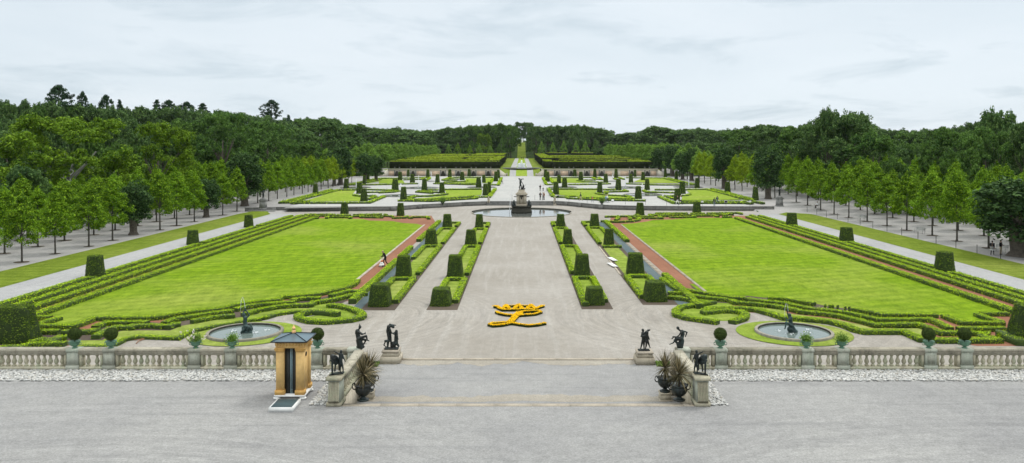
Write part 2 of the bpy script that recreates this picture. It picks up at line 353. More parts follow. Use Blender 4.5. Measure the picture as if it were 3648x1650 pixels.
def wnoise(scale, detail, rough, sc=(1, 1, 1), loc=(0, 0, 0), dist=.0):
    mp = wn('Mapping'); mp.inputs['Scale'].default_value = sc; mp.inputs['Location'].default_value = loc; nt.links.new(cb.outputs[0], mp.inputs[0])
    q = wn('TexNoise'); q.inputs['Scale'].default_value = scale; q.inputs['Detail'].default_value = detail; q.inputs['Roughness'].default_value = rough
    q.inputs['Distortion'].default_value = dist; nt.links.new(mp.outputs[0], q.inputs['Vector']); return q.outputs['Fac']
def wramp(f, *st):
    r = wn('ValToRGB'); e = r.color_ramp.elements
    while len(e) < len(st): e.new(.5)
    for i, (p, c) in enumerate(st): e[i].position = p; e[i].color = (*c, 1)
    nt.links.new(f, r.inputs[0]); return r.outputs[0]
def wmix(f, a, b, blend='MIX'):
    q = wn('Mix', data_type='RGBA', blend_type=blend)
    for s_, v_ in ((q.inputs[0], f), (q.inputs[6], a), (q.inputs[7], b)):
        if isinstance(v_, (int, float)): s_.default_value = v_
        elif isinstance(v_, tuple): s_.default_value = (*v_, 1)
        else: nt.links.new(v_, s_)
    return q.outputs[2]
n1 = wnoise(.6, 5, .55, (1.1, 1, 1), (3.1, .4, 0), .3); n2 = wnoise(1.15, 6, .6, (1.15, 1.1, 1), (1.7, 4.2, 0), .5); n3 = wnoise(.22, 3, .5, (1, 1, 1), (9, 2, 0))
base = wramp(n1, (.35, (7.3, 8.25, 8.95)), (.62, (8.4, 9.15, 9.75)))
base = wmix(wramp(n3, (.4, (0, 0, 0)), (.65, (.7, .7, .7))), base, (8.5, 9.35, 10.0))
patch = wramp(n2, (.50, (0, 0, 0)), (.68, (.8, .8, .8)))
base = wmix(patch, base, (6.0, 7.05, 7.8))
# an overcast sky is brightest overhead
zr = wn('MapRange'); zr.interpolation_type = 'SMOOTHSTEP'; nt.links.new(sp.outputs[2], zr.inputs[0]); zr.inputs[1].default_value = .30; zr.inputs[2].default_value = .95; zr.inputs[3].default_value = 1.0; zr.inputs[4].default_value = 2.7
zc = wn('CombineColor')
for i, (a_, b_) in enumerate(((1.0, 2.85), (1.0, 2.62), (1.0, 2.36))):
    mr = wn('MapRange'); nt.links.new(zr.outputs[0], mr.inputs[0]); mr.inputs[1].default_value = 1.0; mr.inputs[2].default_value = 2.7; mr.inputs[3].default_value = a_; mr.inputs[4].default_value = b_; nt.links.new(mr.outputs[0], zc.inputs[i])
base = wmix(1.0, base, zc.outputs[0], 'MULTIPLY')
fin = wmix(.94, sky.outputs[0], base)
nt.links.new(fin, bg.inputs[0]); nt.links.new(bg.outputs[0], out.inputs[0])
sl = bpy.data.lights.new('sun', 'SUN'); sl.energy = 1.5; sl.angle = math.radians(12); sl.color = (1, .965, .91)
so = bpy.data.objects.new('sun', sl); COL.objects.link(so); so.location = (60, 40, 120)
sd = Vector((math.sin(SUN_AZ) * math.cos(SUN_EL), math.cos(SUN_AZ) * math.cos(SUN_EL), math.sin(SUN_EL)))
so.rotation_euler = sd.to_track_quat('Z', 'Y').to_euler()
vs = SC.view_settings; vs.view_transform = 'Standard'; vs.look = 'None'; vs.exposure = 0.0; vs.gamma = 1.0; vs.use_curve_mapping = False
SC.cycles.max_bounces = 6; SC.cycles.diffuse_bounces = 4; SC.cycles.transparent_max_bounces = 6
# ---------------------------------------------------------------- ground levels
ZT, ZU, ZC = 1.2, .8, 3.3           # front terrace, upper parterre, cascade terrace
def sstep(a, b, x):
    t = np.clip((x - a) / (b - a), 0, 1); return t * t * (3 - 2 * t)
def gz(x, y):
    x = np.asarray(x, float); y = np.asarray(y, float); ax = np.abs(x)
    side = .79 * sstep(148, 168, y); mid = np.where(y > 178, .79, 0.0)
    a = np.where(ax > 47, side, mid)
    a = a + 2.5 * np.where(ax < 9.2, np.clip((y - 315) / 21, 0, 1), sstep(318, 345, y))
    a = a + 13.5 * sstep(600, 830, y) + 6 * sstep(830, 1500, y)
    a = a + 7 * sstep(95, 260, -x) * sstep(120, 300, y) * (1 - .5 * sstep(500, 900, y))
    return a
def grid_sheet(xs, ys, dz):
    X, Y = np.meshgrid(xs, ys); Z = gz(X, Y) + dz
    nx = len(xs); i = np.arange(len(ys) - 1)[:, None] * nx + np.arange(nx - 1)[None, :]; i = i.ravel()
    return MB().add(np.stack([X.ravel(), Y.ravel(), Z.ravel()], 1), np.stack([i, i + 1, i + 1 + nx, i + nx], 1))
xs = np.unique(np.concatenate([np.arange(-2400, 2401, 200), np.arange(-300, 301, 12), [-9.2, 9.2, -47.2, 47.2, -46.8, 46.8]])).astype(float)
ys = np.unique(np.concatenate([np.arange(300, 1500, 14), np.arange(1500, 3600, 300), np.arange(41.9, 300, 5)]))
struct('ground', grid_sheet(xs, ys, -.03), M['forest_floor'], 'dark grassy ground under the woods beyond the gravel', 'ground', smooth=True)
xs = np.unique(np.concatenate([np.arange(-84, 92, 4), [-9.1, 9.1, -47.2, 47.2, -46.8, 46.8]])).astype(float)
ys = np.arange(41.9, 342, 2.5)
gx = np.abs(xs)
grove_l = grid_sheet(xs[xs <= -46.8], ys, .004); grove_r = grid_sheet(xs[xs >= 46.8], ys, .004)
mb = MB(); [mb.add(q.v[0], q.f[0]) for q in (grove_l, grove_r)]
struct('grove_gravel', mb, M['gravel_grove'], 'grey gravel floor under the lime groves on both sides', 'gravel', smooth=True)
struct('garden_gravel', MB().sheet([(-46.9, 41.9), (46.9, 41.9), (46.9, 177), (-46.9, 177)], .004), M['gravel_garden'], 'pale raked gravel of the lower garden', 'gravel')
# front terrace and its drop, stair opening between x -8.2 and 8.0
XL, XR, YF, YB = -8.62, 8.32, 35.7, 41.62
mb = MB().sheet([(-60, -20), (60, -20), (60, YB), (XR, YB), (XR, YF), (XL, YF), (XL, YB), (-60, YB)], ZT)
mb.add([(-60, YB, ZT), (XL, YB, ZT), (XL, YB, -.1), (-60, YB, -.1)], [(0, 1, 2, 3)]); mb.add([(60, YB, ZT), (XR, YB, ZT), (XR, YB, -.1), (60, YB, -.1)], [(0, 3, 2, 1)])
mb.add([(XL, YF, ZT), (XL, YB, ZT), (XL, YB, -.1), (XL, YF, -.1)], [(0, 1, 2, 3)]); mb.add([(XR, YF, ZT), (XR, YB, ZT), (XR, YB, -.1), (XR, YF, -.1)], [(0, 3, 2, 1)])
struct('terrace', mb, M['gravel_front'], 'grey gravel terrace in the foreground below the camera', 'terrace')
mb = MB().sheet([(XL + .01, YF), (XR - .01, YF), (XR - .01, 47.6), (XL + .01, 47.6)], .012)
def ragged(y0, y1, a0, a1):
    xs_ = np.linspace(XL + .3, XR - .2, 150); f = lambda q, k: sum(mnoise.noise((q * m_, k, 0)) / m_ ** .6 for m_ in (.5, 1.3, 3, 7))
    return [(float(q), y0 + a0 * f(q, 1.3)) for q in xs_] + [(float(q), y1 + a1 * f(q, 7.7)) for q in xs_[::-1]]
struct('forecourt_dust', MB().sheet(ragged(46.7, 47.55, .45, .0), .018).sheet(ragged(39.9, 40.85, .1, .3), .018), M['gravel_dust'], 'brownish gravel dust along both edges of the stair forecourt', 'gravel')
struct('stair_forecourt', mb, M['gravel_front'], 'gravel forecourt at the foot of the terrace stairs', 'gravel')
st = tag(put('terrace_stairs', None), 'wide stone steps down from the terrace between the two balustrade wings', 'stairs', None, 'structure')
for i in range(7):
    mb = MB(); zt = ZT - i * .17 + .004
    if i == 0:
        x = XL + .35
        while x < XR - .4:
            x2 = min(x + 1.75, XR - .35); mb.box(x, x2 - .012, YF - .05, YF + .3, zt - .4, zt + .012); x = x2
    else: mb.box(XL + .35, XR - .35, YF - .05 + .3 * i, YF + .3 + .3 * i, zt - .4, zt)
    obj('step', mb, M['kerb'] if i == 0 else M['stone'], st)
mb = MB(); x = -7.35
while x < 7.3:
    mb.box(x, min(x + 1.9, 7.35) - .012, 47.6, 47.85, -.05, .075); x += 1.9
struct('kerb', mb, M['kerb'], 'low stone kerb across the avenue between the two free pedestals', 'kerb')
# upper parterre, retaining wall line (photo footing)
WALL = zoom(900, 350, 2.33)([(-60, 946), (180, 940), (1170, 935), (1385, 918), (1560, 908), (1760, 896), (1940, 889)])
WALLR = zoom(1920, 600, 6.133)([(310, 800), (600, 815), (900, 845), (1350, 890), (1870, 908), (2500, 918)]) + zoom(2300, 600, 6.133)([(1200, 925), (2576, 927), (2800, 927)])
yc = WALL[-1][1]
front = WALL + [(WALL[-1][0], yc + .6), (WALLR[0][0], yc + .6)] + WALLR
front[0] = (-47.2, front[0][1]); front = [p for p in front if abs(p[0]) < 49.5]; front[-1] = (47.2, front[-1][1])
mb = MB().sheet(front + [(47.2, 313.9), (-47.2, 313.9)], ZU)
struct('upper_terrace', mb, M['gravel_upper'], 'pale gravel of the upper parterre behind the low retaining wall', 'terrace')
def wall_line(mb, pts, z0, z1, th):
    for (x0, y0), (x1, y1) in zip(pts[:-1], pts[1:]):
        L = math.hypot(x1 - x0, y1 - y0); nx, ny = -(y1 - y0) / L * th, (x1 - x0) / L * th
        V = [(x, y, z) for z in (z0, z1) for x, y in ((x0, y0), (x1, y1), (x1 + nx, y1 + ny), (x0 + nx, y0 + ny))]
        mb.add(V, [(0, 3, 2, 1), (4, 5, 6, 7), (0, 1, 5, 4), (1, 2, 6, 5), (2, 3, 7, 6), (3, 0, 4, 7)])
    return mb
for nm, pts in (('left', WALL), ('right', WALLR)):
    t = tag(put('retaining_wall', None), 'low grey stone retaining wall with dark stains, %s of the basin statue' % nm, 'wall')
    obj('masonry', wall_line(MB(), [(a, b - .35) for a, b in pts], -.05, .78, .5), M['stone_wall'], t)
    obj('coping', wall_line(MB(), [(a, b - .42) for a, b in pts], .782, .92, .62), M['stone_wall'], t)
    for j in (1, 2, 3):
        x, y = pts[j]; obj('pier', MB().box(x - .45, x + .45, y - .62, y + .1, -.05, .90), M['stone_wall'], t)
t = tag(put('basin_stairs', None), 'dark stone steps behind the bronze statue basin, up to the upper parterre', 'stairs', None, 'structure')
for i in range(6):
    obj('step', MB().box(WALL[-1][0], WALLR[0][0], yc - .9 + i * .32, yc + 1.3, -.02 + .0001 * i, .137 * (i + 1)), M['stone_step'], t)
# cascade terrace
for sx, nm in ((-1, 'left'), (1, 'right')):
    a, b = sorted((sx * 9.3, sx * 57))
    mb = MB().sheet([(a, 314.2), (b, 314.2), (b, 620), (a, 620)], ZC)
    struct('cascade_terrace', mb, M['lawn_strip'], 'grass terrace under the %s tall hedge maze' % nm, 'terrace')
mb = MB()
for x0, x1 in ((-4.9, -2.3), (2.3, 4.9)):
    mb.add([(x0, 314, ZU + .02), (x1, 314, ZU + .02), (x1, 336, ZC + .02), (x0, 336, ZC + .02)], [(0, 1, 2, 3)]); mb.sheet([(x0, 336), (x1, 336), (x1, 600), (x0, 600)], ZC + .02)
struct('paths', mb, M['gravel_path'], 'two narrow gravel paths climbing either side of the far grass panel', 'paths')
mb = MB().add([(-2.3, 314.4, ZU + .03), (2.3, 314.4, ZU + .03), (2.3, 335, ZC + .01), (-2.3, 335, ZC + .01)], [(0, 1, 2, 3)]); mb.sheet([(-2.3, 340), (2.3, 340), (2.3, 600), (-2.3, 600)], ZC + .014)
struct('grass_panel', mb, M['lawn_upper'], 'yellow green grass panel on the central axis between two paths', 'grass')
mb = MB()
for sx in (-1, 1):
    a, b = sorted((sx * 4.9, sx * 9.2)); mb.add([(a, 314.4, ZU + .02), (b, 314.4, ZU + .02), (b, 336, ZC + .015), (a, 336, ZC + .015)], [(0, 1, 2, 3)]); mb.sheet([(a, 336), (b, 336), (b, 600), (a, 600)], ZC + .015)
struct('grass_slope', mb, M['lawn_strip'], 'grass slopes between the far paths and the tall hedges', 'grass')
ya = np.linspace(602, 815, 24); mb = MB()
V = [(x, y, float(gz(0, y)) + .08) for y in ya for x in (-3.6, 3.6)]
mb.add(V, [(2 * i, 2 * i + 1, 2 * i + 3, 2 * i + 2) for i in range(23)])
struct('far_avenue', mb, M['lawn_strip'], 'narrow grass avenue rising between the far woods to the white monument', 'grass')
# side strips and paths
for sgn, x0, x1, px, nm in ((-1, -54.6, -48.3, -43.6, 'left'), (1, 49.4, 55.8, 45.0, 'right')):
    yy = np.linspace(42, 149, 30); a, b = (x0, x1)
    V = []; 
    for y in yy: V += [(a, y, float(gz(a, y)) + .03), (b, y, float(gz(b, y)) + .03)]
    tip = 157 if sgn < 0 else 152
    V += [((a * .6 + b * .4), tip, float(gz(a, tip)) + .03)]
    mb = MB().add(V, [(2 * i, 2 * i + 1, 2 * i + 3, 2 * i + 2) for i in range(29)], [(58, 59, 60)])
    struct('grass_strip', mb, M['lawn_strip'], 'long grass strip between the %s gravel walk and the lime grove' % nm, 'grass')
    e = x1 if sgn < 0 else x0
    a, b = sorted((px, e)); lim = 46.8 * sgn
    mb = MB()
    for p, q in ((a, min(max(lim, a), b)), (min(max(lim, a), b), b)):
        if q - p > .05: mb.sheet([(p, 42), (q, 42), (q, 150), (p, 150)], .02)
    struct('gravel_walk', mb, M['gravel_path'], 'straight pale gravel walk beside the %s outer box hedge' % nm, 'path')
# soil discs round the young trunks are collected here
SOIL = MB()
# ---------------------------------------------------------------- hedges
def resample(pts, step, closed):
    P = [np.array(p, float) for p in pts]
    if closed: P = P + [P[0]]
    o = []
    for a, b in zip(P[:-1], P[1:]):
        k = max(1, int(np.linalg.norm(b - a) / step))
        for i in range(k): o.append(a + (b - a) * i / k)
    if not closed: o.append(P[-1])
    return np.array(o)
def hedge_geo(mb, pts, w, h, z0, leaf, closed=False, rough=.05, dens=1.5, topb=1.0):
    step = max(.35, leaf * 3); P = resample(pts, step, closed); m = len(P)
    nxt = np.roll(P, -1, 0); prv = np.roll(P, 1, 0)
    if not closed: nxt[-1] = P[-1] * 2 - P[-2]; prv[0] = P[0] * 2 - P[1]
    d1 = P - prv; d2 = nxt - P
    d1 /= np.linalg.norm(d1, axis=1, keepdims=True) + 1e-9; d2 /= np.linalg.norm(d2, axis=1, keepdims=True) + 1e-9
    n1 = np.stack([-d1[:, 1], d1[:, 0]], 1); n2 = np.stack([-d2[:, 1], d2[:, 0]], 1); nn = n1 + n2
    nn /= np.linalg.norm(nn, axis=1, keepdims=True) + 1e-9; k = 1 / np.maximum(.55, (nn * n1).sum(1)); nn = nn * k[:, None]
    prof = [(-.49, 0), (-.52, .5), (-.51, .92), (-.44, 1.0), (0, 1.01), (.44, 1.0), (.51, .92), (.52, .5), (.49, 0)]
    V = []
    for i in range(m):
        jz = 1 + rough * .8 * mnoise.noise((P[i][0] * .9, P[i][1] * .9, z0)); jw = 1 + rough * 1.5 * mnoise.noise((P[i][0] * 1.1 + 9, P[i][1] * 1.1, z0))
        for a, b in prof: V.append((P[i][0] + nn[i][0] * a * w * jw, P[i][1] + nn[i][1] * a * w * jw, z0 + b * h * jz * .96))
    q = len(prof); F = []
    rngi = range(m if closed else m - 1)
    for i in rngi:
        j = (i + 1) % m
        for a in range(q - 1): F.append((i * q + a, i * q + a + 1, j * q + a + 1, j * q + a))
    mb.cur = 1; mb.add(V, F)
    if not closed: mb.add(V[:q], [list(range(q))]); mb.add(V[-q:], [list(range(q))[::-1]])
    mb.cur = 0
    # leaves on the surface
    A = P; B = nxt if closed else np.concatenate([P[1:], P[-1:]]); NA = nn; NB = np.roll(nn, -1, 0)
    if not closed: A, B, NA, NB = A[:-1], B[:-1], NA[:-1], NB[:-1]
    L = np.linalg.norm(B - A, axis=1); tot = L.sum()
    tw = w * topb * 2.3; sw = 2 * h * .85   # denser clipped top; thin twiggy sides bare the dark core, imitating side shade
    cnt = int(tot * (tw + sw) * dens / (leaf * leaf)); cnt = min(cnt, 90000)
    idx = rng.choice(len(L), cnt, p=L / tot); t = rng.random(cnt)[:, None]
    C = A[idx] * (1 - t) + B[idx] * t; Nn = NA[idx] * (1 - t) + NB[idx] * t
    s = rng.random(cnt) * (tw + sw); top = s < tw
    side = np.where(rng.random(cnt) < .5, -1, 1)
    off = np.where(top, rng.uniform(-.5, .5, cnt), side * .52) * w; zz = np.where(top, h * rng.uniform(.95, 1.03, cnt), rng.uniform(.02, 1, cnt) * h)
    jj = rng.normal(0, leaf * .32, (cnt, 3))
    pos = np.concatenate([C + Nn * off[:, None], (z0 + zz)[:, None]], 1) + jj
    nrm = np.where(top[:, None], np.array([[0, 0, 1.0]]), np.concatenate([Nn * side[:, None], np.full((cnt, 1), .15)], 1)) + rng.normal(0, 1, (cnt, 3)) * np.where(top, .38, .55)[:, None]
    mb.leaves(pos, nrm, leaf)
    return mb
HCOUNT = [0]
def hedge(paths, label, w=.54, h=.3, z0=0.0, closed=False, leaf=None, group=None, mat='box', dens=1.5, name='box_hedge', rough=.10):
    if not isinstance(paths[0][0], (tuple, list)): paths = [paths]
    mb = MB()
    for p in paths:
        ym = sum(q[1] for q in p) / len(p); lf = leaf or max(.075, ym * .0012)
        hedge_geo(mb, p, w, h, z0, lf, closed, rough, dens)
    o = tag(obj(name, mb, M[mat]), label, 'hedge', group); o.data.materials.append(M['box_core']); return o
HT = .3
R1 = zoom(0, 1060, 5.152); R2 = zoom(450, 1020, 4.854); R3 = zoom(880, 1000, 5.152); R4 = zoom(2300, 1000, 4.854); R5 = zoom(2750, 1020, 4.854); R6 = zoom(3148, 1000, 4.48)
# ---- left lawn, near edge
e6 = R1([(1710, 350), (2000, 350), (2500, 350)], HT) + R2([(300, 528), (600, 505), (900, 450), (1300, 405), (1640, 368), (1880, 305), (2300, 240)], HT) + R3([(60, 378), (330, 352), (560, 332), (640, 275), (850, 268), (1290, 228), (1560, 168), (1830, 105), (1960, 45), (2030, -30)], HT)
hedge(e6, 'dark box hedge hemming the near edge of the left lawn down to the brick walk', .55)
hedge([R1([(440, 335), (930, 338)], HT)], 'short straight box hedge at the left lawn corner beside the big yew block')
e2 = R1([(1100, 345), (900, 402), (660, 478), (700, 492), (1330, 502), (1480, 455), (1690, 375)], HT)
hedge(e2, 'zigzag box hedge wrapping a grass notch at the left lawn near corner')
hedge(R1([(560, 592), (1090, 592)], HT), 'straight box hedge in front of the red gravel, right of the left yew block')
hedge(R1([(1150, 602), (1700, 592), (1790, 560)], HT), 'ragged box hedge behind the first clipped ball from the left', dens=1.1, rough=.3)
e5 = R1([(1740, 515), (1950, 435), (2330, 432)], HT) + R2([(0, 600), (380, 600)], HT)
hedge(e5, 'angled box hedge in front of the dark left lawn edge hedge')
e7a = R1([(1750, 690), (1900, 610), (2130, 515), (2400, 520)], HT) + R2([(120, 660), (480, 650), (660, 668)], HT)
hedge(e7a, 'shaggy box hedge above the bare gravel patch with the hose', dens=1.1, rough=.3)
hedge(R2([(650, 612), (820, 548), (1150, 492), (1500, 442), (1850, 402)], HT), 'curving middle box hedge behind the left round pool')
e7c = R2([(1880, 378), (2100, 322), (2400, 288)], HT) + R3([(200, 420), (540, 388), (880, 375)], HT)
hedge(e7c, 'curving middle box hedge left of the left spiral')
hedge(R3([(840, 345), (900, 318), (1000, 302), (1350, 297)], HT), 'short hooked box hedge at the crook of the left lawn border')
e7d = R3([(1530, 258), (1700, 212), (1860, 168), (2140, 185)], HT)
hedge(e7d, 'box hedge behind the left spiral that ends at the clipped yew')
e8 = R2([(1130, 582), (1500, 512), (1880, 480)], HT); hedge([R2([(700, 682), (830, 632), (940, 622)], HT), e8], 'shaggy inner box hedge nearest the left round pool grass border', dens=1.1, rough=.3)
e8b = R2([(2030, 462), (2150, 422), (2400, 365)], HT) + R3([(200, 522), (540, 455), (640, 440), (1000, 422), (1160, 420), (1250, 362)], HT)
hedge(e8b, 'inner box hedge curling round the grass tongue of the left spiral')
hedge(R3([(1290, 372), (1600, 320), (1900, 245), (2200, 215)], HT), 'inner box hedge between the left spiral and the clipped yew')
e9 = R1([(1500, 880), (1960, 885), (2080, 850), (2300, 740)], .2) + R2([(60, 880), (240, 855), (900, 878), (1100, 770), (1400, 700), (2000, 600), (2400, 535)], .2) + R3([(250, 690), (500, 610), (700, 575), (900, 552), (1180, 545)], .2)
hedge(e9, 'low ragged box edging along the grass border round the left pool', .45, .22, dens=1.2, rough=.3)
hedge(R1([(640, 820), (1200, 815)], HT), 'short box hedge behind the balustrade, left of the first clipped ball')
hedge([R1([(560, 800), (760, 745), (960, 770), (1100, 700), (1240, 690)], HT)], 'bushy box hedge between the left yew block and the first clipped ball', dens=1.1, rough=.35)
hedge(R1([(0, 880), (380, 880), (600, 810)], .3), 'leafy low shrub edging at the foot of the left yew block', .5, .28, dens=1.1, rough=.35)
spl = R3([(1480, 425), (1700, 435), (1950, 500), (2090, 560), (2125, 610), (2080, 650), (1900, 690), (1450, 728), (1150, 712), (960, 662), (925, 625), (1000, 592)], HT)
hedge(spl, 'bright spiral box hedge left of the avenue, outer loop', .58)
hedge(R3([(1000, 590), (1200, 552), (1450, 562), (1690, 595)], HT), 'inner tail of the left spiral box hedge, thin and twiggy', .5, .36, dens=1.0, rough=.3)
# ---- right lawn, near edge
r1 = R4([(280, -60), (460, 60), (560, 132), (700, 138), (900, 172), (1200, 228), (1500, 272), (1720, 278)], HT)
hedge(r1, 'box hedge bending from the right brick walk along the lawn to the right')
r2a = R4([(390, 190), (640, 188), (830, 238), (1100, 278), (1420, 305)], HT)
hedge(r2a, 'second box hedge behind the right spiral, from the clipped yew')
r2 = R4([(1470, 312), (1540, 352), (1900, 378), (2200, 408)], HT) + R5([(0, 312), (250, 348), (500, 412), (900, 448), (1200, 492), (1500, 562), (1790, 642), (2300, 632)], HT) + R6([(560, 672), (750, 738), (920, 805), (1480, 808)], HT)
hedge(r2, 'long winding middle box hedge behind the right round pool')
r3 = R4([(400, 258), (700, 292), (900, 332), (1130, 350), (900, 388), (620, 430), (520, 490), (530, 560), (700, 612), (1000, 655), (1260, 690)], HT)
hedge(r3, 'box hedge running into the open outer loop of the right spiral', .58)
r3b = R4([(1490, 685), (1690, 625), (1730, 560), (1650, 512), (1400, 490), (1200, 505), (1040, 522), (1010, 508), (1040, 482), (1200, 458), (1600, 452), (1900, 472), (2150, 535), (2350, 600)], HT) + R5([(200, 515), (350, 525), (700, 548), (1000, 582), (1250, 642), (1450, 722), (1600, 755), (2280, 752)], HT) + R6([(330, 788), (600, 905), (900, 922), (1880, 918)], HT)
hedge(r3b, 'longest box hedge, from the right spiral past the pool to the right yew block', .62)
r4 = R4([(1760, 288), (1830, 312), (2200, 348)], HT) + R5([(0, 252), (250, 278), (500, 332), (700, 372), (1050, 402), (1400, 452), (1650, 512), (1850, 552), (2300, 555)], HT) + R6([(480, 598), (750, 597), (880, 652), (1060, 742)], HT)
hedge(r4, 'upper winding box hedge just inside the gappy edge of the right lawn')
hedge(R4([(2110, 280), (2400, 292)], HT) + R5([(300, 212), (550, 252), (740, 282)], HT), 'dark box hedge on the right lawn edge before the row of gaps', .5)
for (x0, x1, y), d in (((890, 955, 332), 'leftmost and round'), ((972, 1078, 338), 'the widest'), ((1112, 1165, 343), 'just right of the widest'), ((1245, 1290, 357), 'narrow, fourth along'), ((1312, 1360, 365), 'rightmost, beside the hedge end')):
    hedge(R5([(x0 + 12, y + 3), (x1 - 12, y + 6)], HT), 'lone box bush in the lawn hedge gap, ' + d, .4, .42, group='box bushes left standing in the hedge gap', name='box_bush', dens=1.2, rough=.4)
hedge(R5([(1390, 372), (1700, 422), (1900, 468), (2400, 472)], HT) + R6([(400, 528), (850, 528)], HT), 'dark box hedge on the right lawn edge after the row of gaps', .52)
hedge(R6([(960, 532), (1100, 592), (1250, 645), (1920, 652)], HT), 'bent box hedge holding the grass notch by the right yew block')
hedge(R6([(1490, 512), (1650, 572), (1890, 642)], HT), 'slanting box hedge at the right lawn near corner')
hedge(R6([(1560, 502), (1980, 500)], HT), 'short straight box hedge touching the right yew block at the lawn')
hedge(R6([(1180, 742), (1930, 738)], HT), 'straight box hedge left of the right yew block behind the clipped balls')
hedge([R6([(1500, 825), (1650, 812), (1560, 858), (1640, 890), (1800, 895)], HT)], 'small kinked box hedge beside the rightmost clipped ball', .5)
hedge(R6([(1790, 825), (1900, 835), (2000, 892), (2160, 950), (2240, 955)], HT), 'bushy shrub hedge at the foot of the right yew block', .7, .4, dens=1.1, rough=.4)
# ---- straight rows along both lawns
tyL = [gp(322, 992)[1], gp(678, 874)[1], gp(880, 811.5)[1]]; tyR = [gp(3383, 975)[1], gp(3024, 866)[1], gp(2825, 807)[1]]
def cuts(y0, y1, ts, g):
    o = []; a = y0
    for t in ts: o.append((a, t - g)); a = t + g
    o.append((a, y1)); return o
for nm, xs4, ts in (('left', (-42.6, -40.9, -39.2, -37.3), tyL), ('right', (44.1, 42.6, 41.2, 38.65), tyR)):
    A, B, C_, D = xs4; sg = 1 if A > 0 else -1
    for k, (a, b) in enumerate(cuts(60.5 if sg < 0 else 56, 143.5, ts, 1.6)):
        hedge([(A, a), (A, b)], 'outermost straight box hedge on the %s, %s stretch from the balustrade' % (nm, ORD[k + 1]), .66, .37, leaf=.11, group='outermost box hedge stretches')
    pb = [(B, 58)]
    for t in ts: pb += [(B, t - 1.7), (B - sg * .0, t - 1.7), (B, t + 1.7)]
    hedge([(B, 58), (B, 144)], 'second straight box hedge from the %s gravel walk' % nm, .66, .37, leaf=.11)
    hedge([(C_, 57), (C_, 141.5)], 'third straight box hedge from the %s gravel walk, beside the brick strip' % nm, .7, .37, leaf=.10)
    hedge([(D, 58.5), (D, 139.5)], 'straight box hedge along the outer side of the %s lawn' % nm, .72, .37, leaf=.095)
    for k, t in enumerate(ts):
        hedge([[(A - sg * .9, t - 1.25), (A + sg * .5, t - 1.25)], [(A - sg * .9, t + 1.25), (A + sg * .5, t + 1.25)]], 'pair of box hedge ends flanking the %s yew of the %s outer row' % (ORD[k + 1], nm), .45, .36, leaf=.14)
# ---- avenue beds
for nm, sg, xi, xo, cx0, ts, kind in (('left', -1, -5.55, -7.25, -6.5, (63.4, 77.1, 101.9, 123.0), 'inner'), ('right', 1, 5.25, 7.0, 6.12, (63.7, 77.9, 102.2, 124.4), 'inner'),
                                 ('left', -1, -10.55, -12.55, -11.7, (63.3, 77.3, 102.1, 123.6), 'outer'), ('right', 1, 10.45, 12.6, 11.6, (65.4, 78.7, 101.8, 124.8), 'outer')):
    bays = [(ts[0] + 1.3, ts[1] - 1.5), (ts[1] + 1.4, ts[2] - 1.7), (ts[2] + 1.5, ts[3] - 1.8), (ts[3] + 1.4, ts[3] + 7.5)]
    for k, (a, b) in enumerate(bays):
        full = not (nm == 'right' and kind == 'outer' and k in (1,)) 
        hs = []
        if full: hs.append([(xi, a), (xi, b), (xo, b)] if k < 3 else [(xi, a), (xi, b), (xo, b), (xo, a + 3)])
        if full and k < 3: hs.append([(xo, a + (b - a) * .5), (xo, b)])
        if k == 0: hs[0] = [(xi, a - 1.5), (xi, b), (xo, b), (xo, a)] if (nm, kind) == ('right', 'inner') else hs[0]
        if not full: hs = [[(xi + .2, ts[1] - 1.3), (xo, ts[1] - 1.3)], [(xi, b - .2), (xo + .3, b - .2)]]
        hedge(hs, '%s box hedge frame of the %s %s avenue bed, %s bay from the near end' % ('ragged' if not full else 'low', nm, kind, ORD[k + 1]), .5, .33, leaf=.1 if k else .085, dens=1.35, group='box frames of the avenue beds', rough=.2)
    x0, x1 = sorted((xi, xo))
    struct('grass_bed', MB().sheet([(x0 + .1, ts[0] + 1.0), (x1 - .1, ts[0] + 1.0), (x1 - .1, ts[3] + 7.4), (x0 + .1, ts[3] + 7.4)], .024), M['lawn_bed'], 'grass in the %s %s avenue bed between clipped yews' % (nm, kind), 'grass')
    struct('soil_bed', MB().sheet([(x0 - .4, ts[0] - 1.25), (x1 + .4, ts[0] - 1.25), (x1 + .4, ts[3] + 7.9), (x0 - .4, ts[3] + 7.9)], .014), M['soil'], 'dark soil margin round the %s %s avenue bed' % (nm, kind), 'soil')
xb = -14.1
hedge([[(xb, 64.5), (xb, 88)], [(xb, 90), (xb, 99)]], 'box hedge between the left slate channel and the brick walk, long near part', .6, .42)
hedge([[(xb, 106), (xb, 116)], [(xb, 119), (xb, 133)]], 'box hedge between the left slate channel and the brick walk, far part', .6, .42)
xb = 14.4
hedge([(xb, 62.5), (xb, 78)], 'box hedge between the right slate channel and the brick walk, near part', .6, .42)
hedge([(xb, 105.5), (xb, 133)], 'box hedge between the right slate channel and the brick walk, far part', .6, .42)
for nm, a, b, c_, d, k0 in (('left', -13.75, -12.95, -16.0, -14.35, -16.3), ('right', 13.0, 14.05, 14.7, 16.4, 16.45)):
    struct('slate_channel', MB().sheet([(a, 60), (b, 60), (b, 134), (a, 134)], .018), M['slate'], 'blue grey slate chippings strip inside the %s brick walk' % nm, 'gravel')
    mb = MB(); y = 66.0
    while y < 129: mb.box(k0, k0 + .28, y, y + 2.98, 0, .07); y += 3
    struct('kerb', mb, M['kerb'], 'pale stone kerb between the %s lawn and the brick walk' % nm, 'kerb')
mb = MB(); y = 78.5
while y < 105: mb.box(14.1, 14.55, y, y + 2.0, 0, .05); y += 2.05
struct('kerb', mb, M['kerb'], 'pale stone slabs where the right channel hedge is missing', 'kerb')
mb = MB(); y = 79
